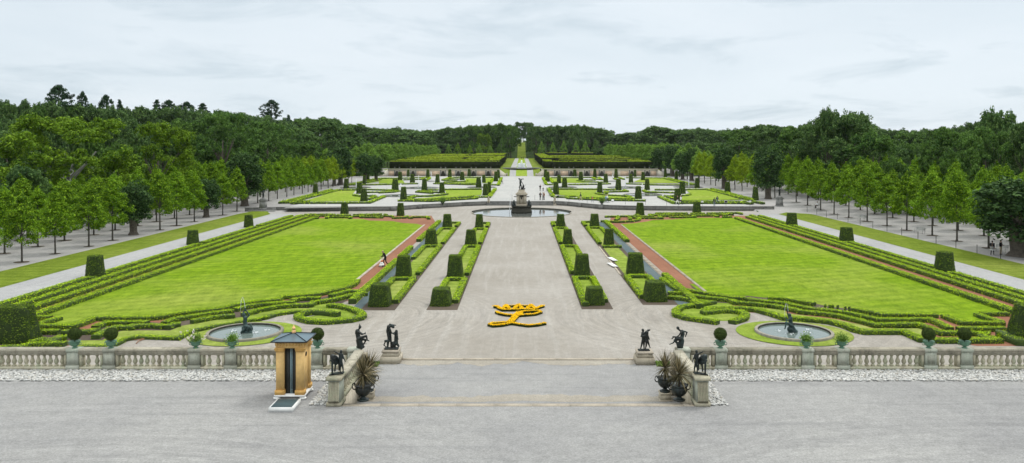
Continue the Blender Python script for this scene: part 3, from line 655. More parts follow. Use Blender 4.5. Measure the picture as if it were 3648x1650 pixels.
while y < 101: mb.box(10.0, 10.2, y, y + 2.4, 0, .06); y += 2.45
struct('kerb', mb, M['kerb'], 'thin stone edging beside the gap in the right outer bed', 'kerb')
# lawns and what lies under them
nearL = [p for p in e6]; nearL[-1] = (-16.35, nearL[-1][1])
farL = zoom(1000, 740, 5.152)([(2500, 300), (2250, 285), (2050, 250), (1620, 240), (1500, 210), (900, 197), (520, 215)])
cornL = [(-37.2, 139)] + [(-37.2, 60.5)] + R1([(700, 345), (1000, 352), (1080, 410), (760, 485), (1330, 500), (1500, 455)])
struct('lawn', MB().sheet(cornL[::1] + nearL + [(-16.35, 128)] + farL[:-1] + [(-36.6, 140.3)], .030), M['lawn'], 'large mown lime green lawn on the left', 'lawn')
nearR = R4([(760, 60), (900, 160), (1200, 215), (1500, 258), (1760, 268), (2060, 300), (2380, 292)]) + R5([(300, 225), (740, 300), (1000, 360), (1390, 395), (1700, 440), (1900, 490), (2400, 495)]) + R6([(400, 560), (850, 560), (960, 560), (1100, 620), (1250, 660), (1850, 665), (1560, 560), (1500, 540), (1960, 520)])
farR = zoom(2200, 740, 5.152)([(2150, 185), (1900, 190), (1400, 185), (1000, 220), (640, 230), (560, 255), (300, 290), (60, 305)])
struct('lawn', MB().sheet([(16.75, nearR[0][1])] + nearR + [(38.3, 57.5), (38.3, 139)] + farR + [(16.75, 128)], .030), M['lawn'], 'large mown lime green lawn on the right, dry patches at both ends', 'lawn')
mb = MB().sheet([(-40, 51), (-30, 51), (-19, 62), (-14.4, 66), (-14.4, 131), (-17, 146), (-40, 146)], .008)
struct('brick_walk', mb, M['brick_dust'], 'red brick dust walk framing the left lawn', 'path')
mb = MB().sheet([(42, 51), (30, 51), (19, 61), (14.7, 62), (14.7, 131), (17, 146), (42, 146)], .008)
struct('brick_walk', mb, M['brick_dust'], 'red brick dust walk framing the right lawn', 'path')
# bare soil between the scroll hedges
midL = R1([(560, 600), (1090, 600), (1740, 600)]) + R1([(1950, 450), (2330, 450)]) + R2([(380, 620), (650, 640), (820, 570), (1150, 510), (1500, 460), (1850, 420), (2400, 310)]) + R3([(540, 400), (1000, 320), (1350, 315), (1700, 230), (2140, 200)])
soilL = [(-35.5, 51.2), (-31, 50.6)] + R1([(1240, 860)]) + e9
struct('bed_soil', MB().sheet(soilL + [(-15.6, 60.5)] + midL[::-1] + [(-36, 56.5)], .013), M['soil'], 'dark soil between the box scrolls before the left lawn', 'soil')
n_r = 14; edgeR = [q for q in nearR if q[0] < r2[n_r][0] - .2]
struct('bed_soil', MB().sheet([(14.8, 61.2)] + r2[:n_r + 1] + edgeR[::-1], .013), M['soil'], 'dark soil between the box scrolls before the right lawn', 'soil')
# grass borders round the pools and spirals
gbl = R1([(1240, 800), (1880, 790), (2100, 660), (2250, 615), (2500, 612)]) + R2([(300, 770), (760, 772), (960, 690), (1500, 590), (2000, 540), (2300, 480)]) + R3([(150, 600), (560, 540), (900, 510), (1140, 515), (1200, 450), (1450, 425), (1480, 510), (1700, 530), (2050, 610), (1900, 680), (1450, 720), (1150, 700), (1050, 680), (1300, 640), (1640, 680), (1690, 600), (1200, 560)])
struct('grass_border', MB().sheet(gbl + e9[::-1] + [e9[0]][:0], .026), M['lawn_bed'], 'grass border sweeping from the left spiral round the left pool', 'grass')
gbr = R4([(1150, 380), (1430, 395), (1520, 440), (1900, 455)]) + R4([(2420, 520)]) + R5([(250, 470), (600, 515), (1100, 575), (1500, 660), (1750, 735), (2280, 735)]) + R6([(560, 765), (700, 830), (860, 905)]) + R6([(600, 900), (330, 785)]) + R5([(1600, 760), (1450, 730), (1250, 650), (1000, 590), (700, 555), (350, 535), (0, 450)]) + R4([(2350, 600), (2150, 545), (1900, 490), (1700, 500), (1750, 570), (1690, 640), (1480, 700), (1250, 700), (700, 620), (540, 570), (540, 500), (640, 440), (900, 400)])
struct('grass_border', MB().sheet(gbr, .026), M['lawn_bed'], 'grass border sweeping from the right spiral round the right pool', 'grass')
# ---- bands of low hedge at the far end of the lawns
Z7 = zoom(1000, 740, 5.152); Z8 = zoom(2200, 740, 5.152)
for lab, ps in (('far left band, back row beside the gravel, left half', [[(430, 120), (700, 112), (1000, 116)], [(900, 118), (880, 130)]]), ('far left band, small box square round the left yew', [[(1040, 128), (1290, 128)]]),
                ('far left band, back row beside the gravel, right half', [[(1330, 120), (1440, 116), (1860, 112)], [(1890, 116), (1960, 116)]]), ('far left band, long middle row of box', [[(280, 150), (420, 138), (700, 138), (1250, 138)], [(640, 160), (720, 140)], [(1310, 148), (1470, 145), (1530, 130), (1660, 130)]]),
                ('far left band, middle row right end', [[(1680, 142), (2010, 142)], [(2010, 142), (2050, 155)]]), ('far left band, near row with corner hooks', [[(500, 178), (690, 182)], [(840, 180), (850, 165), (1290, 163), (1270, 182)]]),
                ('far left band, near row beside the red walk', [[(1470, 162), (1880, 168)], [(1470, 162), (1520, 145)]]), ('far left band, box frame under the right yew', [[(2040, 178), (2270, 172), (2330, 150)], [(2350, 175), (2410, 180)]]), ('far left band, last short row by the basin', [[(2400, 163), (2700, 160)], [(2720, 190), (2700, 160)]])):
    hedge([Z7(p, HT) for p in ps], 'low meander hedge in the ' + lab, .55, .32, leaf=.19, dens=1.3)
for lab, ps in (('far right band, back row beside the gravel, middle', [[(690, 93), (1290, 92)], [(960, 105), (930, 98)]]), ('far right band, box under the right yew', [[(1340, 98), (1600, 98)]]), ('far right band, back row right end', [[(1640, 92), (2220, 86), (2280, 105)], [(2040, 98), (2110, 118)]]),
                ('far right band, long middle row', [[(340, 118), (390, 135)], [(570, 120), (970, 112)], [(650, 128), (1110, 122), (1370, 122), (1930, 118), (2050, 108)]]), ('far right band, second row right of the left yew', [[(40, 148), (390, 146), (640, 150), (580, 122)]]),
                ('far right band, third row with hooks', [[(740, 148), (950, 142)], [(960, 165), (1420, 158), (1390, 138)], [(1430, 138), (1780, 136), (1850, 152)]]), ('far right band, near row beside the red patch', [[(420, 178), (810, 182), (760, 150)]]), ('far right band, short stub by the lawn corner', [[(1920, 160), (2100, 160)], [(1930, 115), (2010, 135)]]),
                ('far right band, curl beside the basin', [[(-300, 235), (0, 250), (250, 240), (390, 215), (400, 185), (350, 172), (270, 172)]]), ('far right band, small loop of the curl', [[(240, 205), (215, 165)], [(-230, 155), (0, 150), (20, 190), (-40, 215)]])):
    hedge([Z8(p, HT) for p in ps], 'low meander hedge in the ' + lab, .55, .32, leaf=.19, dens=1.3)
# ---- hedges of the upper parterre
U1 = zoom(980, 600, 6.133); U2 = zoom(1350, 600, 6.133); U3 = zoom(1920, 600, 6.133); U4 = zoom(2300, 600, 6.133); HU = ZU + .36
up = [('front left bed, doubled outer side by the grove', [(U1, [(110, 735), (1240, 455)]), (U1, [(390, 706), (1370, 462)])]), ('front left bed, near side above the wall', [(U1, [(110, 732), (470, 727)]), (U1, [(345, 742), (2050, 735), (2390, 598)]), (U1, [(390, 706), (760, 706)])]),
      ('front left bed, back side', [(U1, [(1370, 460), (1760, 456), (2100, 452), (2576, 466)]), (U1, [(1980, 512), (2576, 500)])]), ('front left bed, curved notch by the round pool', [(U1, [(1720, 570), (1790, 582), (1880, 590), (2200, 585)]), (U1, [(2040, 660), (2200, 600)])]),
      ('rear left bed, doubled outer side', [(U1, [(1620, 348), (2230, 215)]), (U1, [(1990, 300), (2310, 232)])]), ('rear left bed, near side', [(U1, [(1620, 350), (2100, 348), (2576, 338)]), (U2, [(0, 342), (850, 322)])]), ('rear left bed, back side', [(U1, [(2230, 215), (2500, 208)]), (U2, [(0, 218), (1000, 192), (1130, 200), (1030, 255)]), (U2, [(540, 240), (920, 232), (1000, 200)])]),
      ('front left bed, corner by the pools', [(U2, [(0, 520), (300, 505), (440, 480)]), (U2, [(0, 625), (130, 600)])]),
      ('inner left front bed, near side above the wall', [(U2, [(420, 690), (1150, 700), (2130, 640), (2120, 612), (2380, 608)]), (U2, [(640, 672), (1040, 672), (1950, 610), (2080, 596)])]), ('inner left front bed, side along the central path', [(U2, [(2400, 615), (2540, 440)])]), ('inner left front bed, curved notch', [(U2, [(640, 660), (790, 597), (1100, 590), (1400, 560), (1490, 545)]), (U2, [(620, 600), (780, 597)])]),
      ('inner left front bed, back side', [(U2, [(1430, 450), (2240, 440)]), (U2, [(820, 500), (1170, 528)]), (U2, [(850, 480), (1300, 512)]), (U2, [(1060, 460), (1300, 456)])]), ('inner left rear bed, near side', [(U2, [(1200, 322), (1960, 345), (2240, 345)]), (U2, [(2440, 350), (2576, 348)]), (U2, [(1420, 320), (2110, 325)])]),
      ('inner left rear bed, back side', [(U2, [(1390, 245), (1520, 205), (1620, 195)]), (U2, [(1620, 190), (2500, 188)]), (U2, [(1400, 250), (1700, 262)])]), ('inner left rear bed, curved notch', [(U2, [(1420, 290), (1860, 278), (1930, 262)]), (U2, [(1500, 225), (1760, 225)])]), ('inner left rear bed, side along the central path', [(zoom(1600, 600, 5.152), [(900, 300), (960, 165)]), (zoom(1600, 600, 5.152), [(740, 280), (820, 180)])]),
      ('inner right rear bed, side along the central path', [(U3, [(90, 200), (160, 340)]), (U3, [(240, 200), (310, 310)])]), ('inner right rear bed, near side', [(U3, [(160, 345), (380, 345)]), (U3, [(630, 345), (800, 345), (1280, 335), (1560, 325)])]), ('inner right rear bed, back side', [(U3, [(250, 195), (1150, 190)]), (U3, [(1160, 190), (1240, 225), (1390, 240), (1300, 190)])]), ('inner right rear bed, curved notch', [(U3, [(840, 262), (1000, 280), (1400, 292)]), (U3, [(980, 245), (1240, 245)])]),
      ('inner right front bed, side along the central path', [(U3, [(205, 430), (310, 600)])]), ('inner right front bed, back side', [(U3, [(260, 440), (1270, 445)]), (U3, [(1400, 450), (1680, 455)])]), ('inner right front bed, near side above the wall', [(U3, [(310, 612), (620, 612), (640, 640), (1400, 675), (2330, 690)]), (U3, [(670, 600), (800, 596)]), (U3, [(800, 625), (1450, 640), (2000, 655)])]), ('inner right front bed, curved notch', [(U3, [(1250, 535), (1350, 560), (1600, 580), (1930, 592), (2060, 655)]), (U3, [(1440, 500), (1480, 530)])]),
      ('inner right front bed, pool corner', [(U3, [(1440, 525), (1500, 500), (1930, 490), (1850, 465)])]), ('outer right rear bed, near side', [(U3, [(1900, 325), (2576, 345)]), (U4, [(100, 350), (430, 352), (1080, 350)])]), ('outer right rear bed, back side', [(U3, [(1640, 215), (1760, 255)]), (U3, [(1740, 190), (1860, 230)]), (U3, [(1880, 195), (2576, 205)]), (U4, [(0, 204), (370, 205)])]), ('outer right rear bed, doubled outer side', [(U4, [(380, 205), (770, 300)]), (U4, [(490, 205), (900, 310), (1080, 340)])]),
      ('outer right front bed, corner by the pools', [(U3, [(2280, 470), (2360, 510), (2576, 515)]), (U4, [(0, 500), (620, 520)])]), ('outer right front bed, near side above the wall', [(U4, [(295, 605), (620, 742), (1100, 740), (2350, 745)]), (U4, [(790, 712), (2200, 716)]), (U4, [(2340, 715), (2576, 745)])]), ('outer right front bed, doubled outer side', [(U4, [(1320, 445), (2330, 690)]), (U4, [(1440, 435), (2340, 665)])]), ('outer right front bed, back side', [(U4, [(200, 455), (740, 456)]), (U4, [(880, 456), (1300, 450)])]), ('outer right front bed, curved notch', [(U4, [(470, 600), (610, 650)]), (U4, [(400, 590), (620, 590)]), (U4, [(800, 590), (900, 580), (970, 555)])])]
for lab, ps in up:
    hedge([z(p, HU) for z, p in ps], 'low box hedge of the upper parterre, ' + lab, .8, .38, ZU, leaf=.26, dens=1.25)
mb = MB(); k = 0
for z, p in ((U1, [(600, 730), (1380, 485), (1760, 480), (1700, 570), (1860, 630), (2000, 720)]), (U1, [(1990, 340), (2300, 238), (2576, 228)]), (U2, [(700, 668), (1100, 640), (1500, 590), (1440, 480), (2260, 475), (2240, 590), (1940, 605), (1050, 668)]), (U2, [(0, 330), (0, 238), (500, 225), (560, 320)]), (U2, [(1450, 310), (1930, 275), (1870, 222), (2500, 215), (2430, 330)]),
             (U3, [(250, 310), (250, 225), (870, 222), (850, 270), (1300, 310), (800, 325)]), (U3, [(420, 590), (430, 478), (1270, 480), (1240, 550), (2050, 660), (1300, 650)]), (U4, [(90, 330), (0, 230), (360, 225), (760, 310), (700, 330)]), (U4, [(790, 710), (800, 620), (980, 570), (890, 480), (1320, 475), (2100, 695)]), (U3, [(2060, 310), (2250, 225), (2576, 225), (2576, 325)])):
    k += 1; P = z(p, ZU); mb.sheet(P, ZU + .03 + .012 * k)
struct('bed_grass', mb, M['lawn_upper'], 'yellow green grass inside the upper parterre beds', 'grass')
# ---------------------------------------------------------------- clipped yews
def yew_mesh(name, taper, power, leaf, seed, dens=1.6, aspect=1.25):
    # unit base width 1, height `aspect`
    mb = MB(); H = aspect; prof = []
    for k in range(9):
        t = k / 8; r = .5 * (1 - (1 - taper) * t); prof.append((r * (1.0 if k else .96), H * t * .985))
    prof += [(.5 * taper * .97, H * .995), (.5 * taper * .5, H), (.01, H)]
    n = 40; mb.cur = 1; mb.lathe(prof, n=n, power=power); mb.cur = 0
    V = mb.v[-1]
    for i in range(len(V)):
        d = .025 * mnoise.noise((V[i][0] * 5 + seed, V[i][1] * 5, V[i][2] * 4)) ; V[i][0] *= 1 + d * 2; V[i][1] *= 1 + d * 2; V[i][2] += d * .6
    cnt = int((4 * .9 * H + taper) * dens * .95 / leaf ** 2)
    a = rng.random(cnt) * 2 * PI; ca, sa = np.cos(a), np.sin(a); m = (np.abs(ca) ** power + np.abs(sa) ** power) ** (-1.0 / power)
    top = rng.random(cnt) < .27; z = np.where(top, H, rng.random(cnt) * H); R = .5 * (1 - (1 - taper) * z / H) * m * np.where(top, np.sqrt(rng.random(cnt)), 1)
    P = np.stack([R * ca, R * sa, z], 1) + rng.normal(0, leaf * .18, (cnt, 3))
    e = max(2, power); nx = np.sign(ca) * np.abs(ca) ** (e - 1); ny = np.sign(sa) * np.abs(sa) ** (e - 1)
    Nn = np.where(top[:, None], np.array([[0, 0, 1.0]]), np.stack([nx, ny, np.full(cnt, .25)], 1)); Nn /= np.linalg.norm(Nn, axis=1, keepdims=True)
    mb.leaves(P, Nn + rng.normal(0, .42, (cnt, 3)), leaf); me = mb.mesh(name); me.materials.append(M['yew']); me.materials.append(M['yew_core']); return me
YEW = {'near': [yew_mesh('yew_block', .74, 7, .035, s, aspect=1.0) for s in (1, 2)], 'mid': [yew_mesh('yew_cone', .70, 5, .055, s, aspect=1.0) for s in (3, 4, 5)], 'far': [yew_mesh('yew_pillar', .66, 4.5, .09, s, aspect=1.0) for s in (6, 7, 8)], 'round': [yew_mesh('yew_drum', .76, 2.6, .05, s, aspect=1.0) for s in (9, 10)]}
yk = 0
def yew(x, y, wd, h, label, kind='mid', z0=0.0, dep=None, group=None, m='yew'):
    global yk; yk += 1
    me = YEW[kind][yk % len(YEW[kind])]
    return tag(put('clipped_yew', me, M[m], None, (x, y, z0 - .03), random.uniform(-.06, .06), (wd, dep or wd, h)), label, 'yew', group)
# big corner blocks
yew(-34.6, 52.3, 3.9, 2.4, 'large square clipped yew block at the left edge behind the balustrade', 'near', dep=1.7)
yew(35.1, 52.5, 3.9, 2.45, 'large square clipped yew block at the right edge behind the balustrade', 'near', dep=1.7)
# outer rows: (photo u of base centre, v of base, w px, h px)
for nm, lst in (('left', ((322, 992, 62, 80), (678, 874, 42, 54), (880, 811.5, 33, 46))), ('right', ((3383, 975, 66, 76), (3026, 866, 50, 55), (2827.5, 807, 40, 48)))):
    for k, (u, v, wp, hp) in enumerate(lst):
        x, y = gp(u, v); s = y / FP; yew(x, y + wp * s * .5, wp * s, hp * s * .97, 'drum shaped clipped yew on the %s outer hedge, %s from the balustrade' % (nm, ORD[k + 1]), 'round', group='yews of the outer hedges')
for nm, kind, z, lst in (('left', 'inner', zoom(1300, 740, 2.913), ((780, 1030, 222, 200), (930, 735, 172, 245), (1095, 400, 125, 170), (1185, 222, 90, 152))),
                         ('left', 'outer', zoom(1300, 740, 2.913), ((135, 1036, 232, 250), (390, 732, 168, 235), (680, 398, 132, 168), (850, 216, 102, 148))),
                         ('right', 'inner', zoom(1900, 740, 2.913), ((645, 1020, 210, 200), (512, 720, 165, 238), (360, 396, 108, 172), (285, 208, 98, 140))),
                         ('right', 'outer', zoom(1900, 740, 2.913), ((1285, 985, 235, 225), (1072, 708, 190, 238), (790, 400, 112, 178), (640, 208, 105, 142)))):
    for k, (a, b, wp, hp) in enumerate(lst):
        (x, y), = z([(a, b)]); s = y / FP / 2.913
        hh = hp * s; dpt = wp * s * (1.15 if k == 0 else 1)
        # front height in the photo includes a sliver of the top
        hh = hh - (dpt * .62) * (HC - hh) / y * .8
        yew(x, y + dpt * .5, wp * s, hh, 'clipped yew in the %s %s avenue bed, %s from the near end' % (nm, kind, ORD[k + 1]), 'near' if k < 2 else 'mid', dep=dpt, group='yews of the avenue beds')
for z, a, b, wp, hp, lab in ((zoom(900, 350, 2.33), 757, 962, 64, 95, 'dark clipped yew before the retaining wall, left one of the left pair'), (zoom(900, 350, 2.33), 1224, 978, 62, 105, 'dark clipped yew before the retaining wall, right one of the left pair'),
                          (zoom(1800, 350, 2.33), 1123, 972, 72, 102, 'dark clipped yew before the retaining wall, left one of the right pair'), (zoom(1800, 350, 2.33), 1596, 952, 68, 90, 'dark clipped yew before the retaining wall, right one of the right pair')):
    (x, y), = z([(a, b)]); s = y / FP / 2.33; yew(x, y + .6, wp * s, hp * s, lab, 'mid', group='yews in front of the retaining wall')
# upper parterre
UP = []
for z, lst in ((U1, ((870, 572, 118, 228), (1545, 445, 116, 216), (1835, 555, 138, 238), (1930, 725, 158, 272), (2018, 265, 85, 187), (1942, 346, 75, 190))),
               (U2, ((345, 484, 155, 244), (530, 690, 150, 278), (457, 265, 100, 183), (725, 312, 110, 178), (987, 490, 128, 248), (1065, 205, 85, 178), (637, 182, 70, 152), (1275, 317, 105, 182), (1370, 547, 130, 232), (1545, 208, 92, 182), (1816, 260, 105, 178), (1970, 180, 82, 158), (2175, 427, 128, 217), (2288, 318, 92, 168), (2328, 595, 142, 250), (2408, 560, 92, 260), (2555, 285, 100, 212))),
               (zoom(1600, 600, 5.152), ((903, 185, 70, 152),)),
               (U3, ((375, 575, 140, 276), (563, 424, 130, 208), (440, 328, 100, 178), (187, 292, 108, 212), (146, 198, 85, 170), (785, 178, 95, 150), (920, 264, 108, 184), (1225, 212, 85, 192), (1335, 545, 130, 238), (1465, 314, 105, 187), (1742, 478, 138, 242), (1690, 212, 88, 192), (2015, 314, 100, 180), (2105, 184, 60, 150), (2180, 668, 158, 270), (2372, 474, 120, 238), (2280, 268, 88, 184))),
               (U4, ((713, 712, 168, 262), (812, 558, 145, 262), (1135, 432, 108, 216), (1805, 548, 128, 248), (2415, 698, 135, 286), (675, 248, 74, 178), (435, 194, 70, 176)))):
    for a, b, wp, hp in lst:
        (x, y), = z([(a, b)], ZU); s = y / FP / (6.133 if z is not None and z in (U1, U2, U3, U4) else 5.152); UP.append((x, y, wp * s, hp * s))
for nm, sg in (('left', -1), ('right', 1)):
    rows = []; L = sorted([q for q in UP if q[0] * sg > 0], key=lambda q: q[1]); cur = []
    for q in L:
        if cur and q[1] - cur[0][1] > 13: rows.append(cur); cur = []
        cur.append(q)
    rows.append(cur)
    for r, row in enumerate(rows):
        for k, (x, y, wd, h) in enumerate(sorted(row, key=lambda q: abs(q[0]))):
            yew(x, y + wd * .4, wd, h, 'upper parterre clipped yew, %s side, row %s from the wall, %s from the axis' % (nm, ['one', 'two', 'three', 'four', 'five', 'six', 'seven', 'eight', 'nine', 'ten', 'eleven'][r], ORD[k + 1]), 'far', ZU, group='yews of the upper parterre')
# ---------------------------------------------------------------- tall hedge blocks of the maze
def tall(x0, x1, y0, y1, z0, z1, label, leaf=.6):
    r = thing('tall_hedge', ((x0 + x1) / 2, (y0 + y1) / 2, z0), label, 'hedge', 'tall hedges of the maze')
    hx, hy, h = (x1 - x0) / 2, (y1 - y0) / 2, z1 - z0
    mb = MB().box(-hx, hx, -hy, hy, 0, h - .15)
    per = 2 * (hx + hy) * 2; cnt = min(9000, int(per * h * 1.3 / leaf ** 2)); e = rng.random(cnt) * per
    X = np.where(e < 2 * hx, e - hx, np.where(e < 4 * hx, e - 3 * hx, np.where(e < 4 * hx + 2 * hy, -hx, hx)))
    Yy = np.where(e < 2 * hx, -hy, np.where(e < 4 * hx, hy, np.where(e < 4 * hx + 2 * hy, e - 4 * hx - hy, e - 4 * hx - 3 * hy)))
    Nn = np.stack([np.where(np.abs(X) >= hx - 1e-6, np.sign(X), 0), np.where(np.abs(Yy) >= hy - 1e-6, np.sign(Yy), 0), np.full(cnt, .2)], 1)
    mb.leaves(np.stack([X, Yy, rng.random(cnt) * h * .98], 1) + rng.normal(0, .1, (cnt, 3)), Nn + rng.normal(0, .4, (cnt, 3)), leaf)
    obj('shaded_sides', mb, M['tall_shaded'], r)  # side shade put into the colour; the top gets the brighter copy
    mb = MB().box(-hx, hx, -hy, hy, h - .149, h)
    A = 4 * hx * hy; cnt = min(14000, int(A * 1.5 / leaf ** 2)); mb.leaves(np.stack([rng.uniform(-hx, hx, cnt), rng.uniform(-hy, hy, cnt), h + rng.normal(.03, .12, cnt)], 1), rng.normal(0, .35, (cnt, 3)) + [0, 0, 1.0], leaf)
    obj('lit_top', mb, M['yew_tall'], r)
Z0 = ZC
def pxw(u0, u1, y): return (u0 - CX) * y / FP, (u1 - CX) * y / FP
H1 = 6.35
tall(-57.4, -9.6, 337, 343, Z0, H1, 'long front wall of the left hedge maze above the cascade wall')
tall(-14.5, -9.8, 343.4, 470, Z0, H1 + .5, 'hedge wall of the left maze along the central grass')
tall(-57, -16, 350, 372, Z0, H1 + .25, 'first wide hedge band inside the left maze')
tall(-57, -30, 380, 402, Z0, H1 + .55, 'left half of the second hedge band inside the left maze')
tall(-27, -15, 378, 404, Z0, H1 + .45, 'right half of the second hedge band inside the left maze')
tall(-57, -15, 412, 455, Z0, H1 + .8, 'third and widest hedge band inside the left maze')
tall(-57, -34, 470, 520, Z0, H1 + 1.1, 'left rear hedge block of the left maze')
tall(-31, -11, 474, 560, Z0, H1 + 1.2, 'right rear hedge block of the left maze')
tall(9.9, 13.5, 341, 372, Z0, H1 + .04, 'bright near corner hedge of the right maze along the central grass')
tall(13.7, 57.4, 337, 342, Z0, H1, 'long front wall of the right hedge maze above the cascade wall')
tall(9.6, 16, 384, 560, Z0, H1 + .9, 'bright long hedge wall of the right maze along the central grass')
tall(18, 57, 368, 374, Z0, H1 + .35, 'second cross hedge inside the right maze')
tall(17, 57, 404, 412, Z0, H1 + .6, 'third cross hedge inside the right maze')
tall(17, 57, 440, 470, Z0, H1 + .75, 'wide rear hedge band inside the right maze')
tall(50, 57.2, 343, 367, Z0, H1 - .1, 'outer side hedge of the right maze')
tall(18, 33, 560, 566, Z0, H1 + 1.7, 'far left back hedge of the right maze'); tall(36, 52, 560, 566, Z0, H1 + 1.7, 'far right back hedge of the right maze')
for k, (u, wd) in enumerate(((2050, 22), (2110, 36), (2170, 22))):
    x, y = (u - CX) * 352 / FP, 352; mb = MB().ell((0, 0, 1.4), wd * .064, 1.6, 1.95, 16)
    P = rng.normal(size=(900, 3)); P /= np.linalg.norm(P, axis=1, keepdims=True); P[:, 2] = np.abs(P[:, 2]); mb.leaves(P * [wd * .064, 1.6, 1.95] + [0, 0, 1.4], P, .45)
    tag(obj('clipped_dome', mb, M['yew_tall'], loc=(x, y, Z0)), 'rounded clipped dome above the right maze front wall, %s from the left' % ORD[k + 1], 'hedge', 'clipped domes of the maze')
# ---------------------------------------------------------------- trees
def clump_leaves(C, R, per, leaf, up=.35, flat=1.0):
    n = len(C); C = np.repeat(C, per, 0); R = np.repeat(np.broadcast_to(R, (n,)), per)
    d = rng.normal(size=(n * per, 3)); d /= np.linalg.norm(d, axis=1, keepdims=True)
    P = C + d * (R * rng.uniform(.45, 1.08, n * per))[:, None] * [1, 1, flat]
    return P, d + [0, 0, up] + rng.normal(0, .4, d.shape), leaf * rng.uniform(.8, 1.25, n * per)
def limbs(mb, z0, z1, r0, spread, k, seed):
    r = random.Random(seed)
    for i in range(k):
        a = i * 2 * PI / k + r.uniform(-.4, .4); s = spread * r.uniform(.6, 1); h = z0 + (z1 - z0) * r.uniform(.0, .35)
        mb.tube([(0, 0, h - .02), (math.cos(a) * s * .3, math.sin(a) * s * .3, h + (z1 - h) * .35), (math.cos(a) * s * .7, math.sin(a) * s * .7, h + (z1 - h) * .7), (math.cos(a) * s, math.sin(a) * s, z1)], [r0, r0 * .7, r0 * .45, r0 * .15], 6)
def crown_lime(seed):       # unit metres, 8 m tall young tree
    r = np.random.default_rng(seed); C = []
    for i in range(175):
        t = r.random() ** .9; z = 2.3 + t * 5.3
        R = 2.3 * ((.62 + .38 * t / .2) if t < .2 else (max(0, 1 - t) / .8) ** .78 + .02)
        a = r.random() * 2 * PI; q = R * r.uniform(.45, 1.0) ** .8 * (1 + .12 * math.sin(3 * a + seed)); C.append((q * math.cos(a), q * math.sin(a), z + r.normal(0, .15)))
    C += [(r.normal(0, .1), r.normal(0, .1), z) for z in (7.3, 7.7, 8.05, 8.35)]
    C = np.array(C); rr = np.concatenate([r.uniform(.32, .60, 175), [.35, .28, .2, .12]])
    mb = MB(); P, Nn, sz = clump_leaves(C, rr, 62, .205, .5, .75); mb.leaves(P, Nn, sz); return mb.mesh('lime_crown')
def trunk_lime(seed):
    mb = MB(); j = random.Random(seed); x = j.uniform(-.06, .06)
    mb.tube([(0, 0, -.1), (0, 0, .25), (x * .5, 0, 1.3), (x, .02, 2.6), (x * .6, 0, 4.5), (0, 0, 7.2)], [.15, .11, .095, .085, .06, .02], 8)
    limbs(mb, 2.5, 5.0, .04, 1.3, 6, seed); return mb.mesh('lime_trunk')
def crown_oldlime(seed):    # 8.3 m tall, 6 m wide pollarded old lime
    r = np.random.default_rng(seed); C = []
    for i in range(190):
        d = r.normal(size=3); d /= np.linalg.norm(d); q = r.uniform(.5, .95); z = d[2]
        s = 2.55 * (1.0 if z > -.2 else 1.08); C.append((d[0] * s * q, d[1] * s * q, 5.05 + z * q * 2.95))
    for i in range(16):
        a = r.random() * 2 * PI; C.append((2.5 * math.cos(a) * r.uniform(.6, 1), 2.5 * math.sin(a) * r.uniform(.6, 1), r.uniform(1.9, 2.8)))
    C = np.array(C); mb = MB(); P, Nn, sz = clump_leaves(C, r.uniform(.4, .72, len(C)), 36, .31, .35, .8); mb.leaves(P, Nn, sz); return mb.mesh('old_lime_crown')
def trunk_oldlime(seed):
    mb = MB(); mb.tube([(0, 0, -.15), (0, 0, .12), (.02, 0, .5), (.04, 0, 1.4), (0, 0, 2.6), (0, 0, 3.8)], [.85, .66, .5, .48, .56, .3], 14)
    V = mb.v[-1]
    for i in range(len(V)): d = 1 + .18 * mnoise.noise((V[i][0] * 3 + seed, V[i][1] * 3, V[i][2] * 1.5)); V[i][0] *= d; V[i][1] *= d
    limbs(mb, 2.2, 4.6, .16, 1.7, 7, seed); return mb.mesh('old_lime_trunk', True)
def crown_broad(seed, wide=1.0, sparse=0, per=30, leaf=.030, dome=.62):   # height 1, radius about .5*wide
    r = np.random.default_rng(seed); C = []; RR = []; lob = []
    for i in range(34 - sparse * 12):
        a = i * 2.4 + r.uniform(-.5, .5); t = r.random(); z = .20 + .66 * t; R = .41 * wide * math.sqrt(max(.05, 1 - ((z - .42) / .52) ** 2)) * r.uniform(.75, 1.05)
        lob.append((R * math.cos(a), R * math.sin(a), z, r.uniform(.10, .165)))
    lob += [(r.normal(0, .12 * wide), r.normal(0, .12 * wide), r.uniform(.78, .88), r.uniform(.09, .14)) for _ in range(7)]
    for x, y, z, q in lob:
        k = 20; d = r.normal(size=(k, 3)); d /= np.linalg.norm(d, axis=1, keepdims=True); d[:, 2] = np.abs(d[:, 2]) * 1.0 - .3
        C.append(np.array([x, y, z]) + d * q * r.uniform(.6, 1.08, (k, 1))); RR.append(r.uniform(.028, .05, k))
    C = np.concatenate(C); RR = np.concatenate(RR); mb = MB(); P, Nn, sz = clump_leaves(C, RR, per - sparse * 6, leaf, .6, .7); mb.leaves(P, Nn, sz); return mb.mesh('broad_crown')
def trunk_broad(seed):
    mb = MB(); mb.tube([(0, 0, -.03), (0, 0, .02), (.005, 0, .15), (0, .01, .35), (.01, 0, .6)], [.04, .028, .023, .02, .008], 9); limbs(mb, .16, .62, .012, .33, 8, seed); return mb.mesh('broad_trunk')
def crown_cone(seed):       # tidy pyramidal, height 1, radius .27
    r = np.random.default_rng(seed); C = []
    for i in range(150):
        t = r.random() ** .8; z = .12 + t * .84; R = .27 * min(1, (1.02 - t) / .62) * min(1, (t + .12) / .3); a = r.random() * 2 * PI; q = R * r.uniform(.7, 1); C.append((q * math.cos(a), q * math.sin(a), z))
    C = np.array(C); mb = MB(); P, Nn, sz = clump_leaves(C, r.uniform(.028, .05, 150), 22, .030, .5, .8); mb.leaves(P, Nn, sz); return mb.mesh('pyramid_crown')
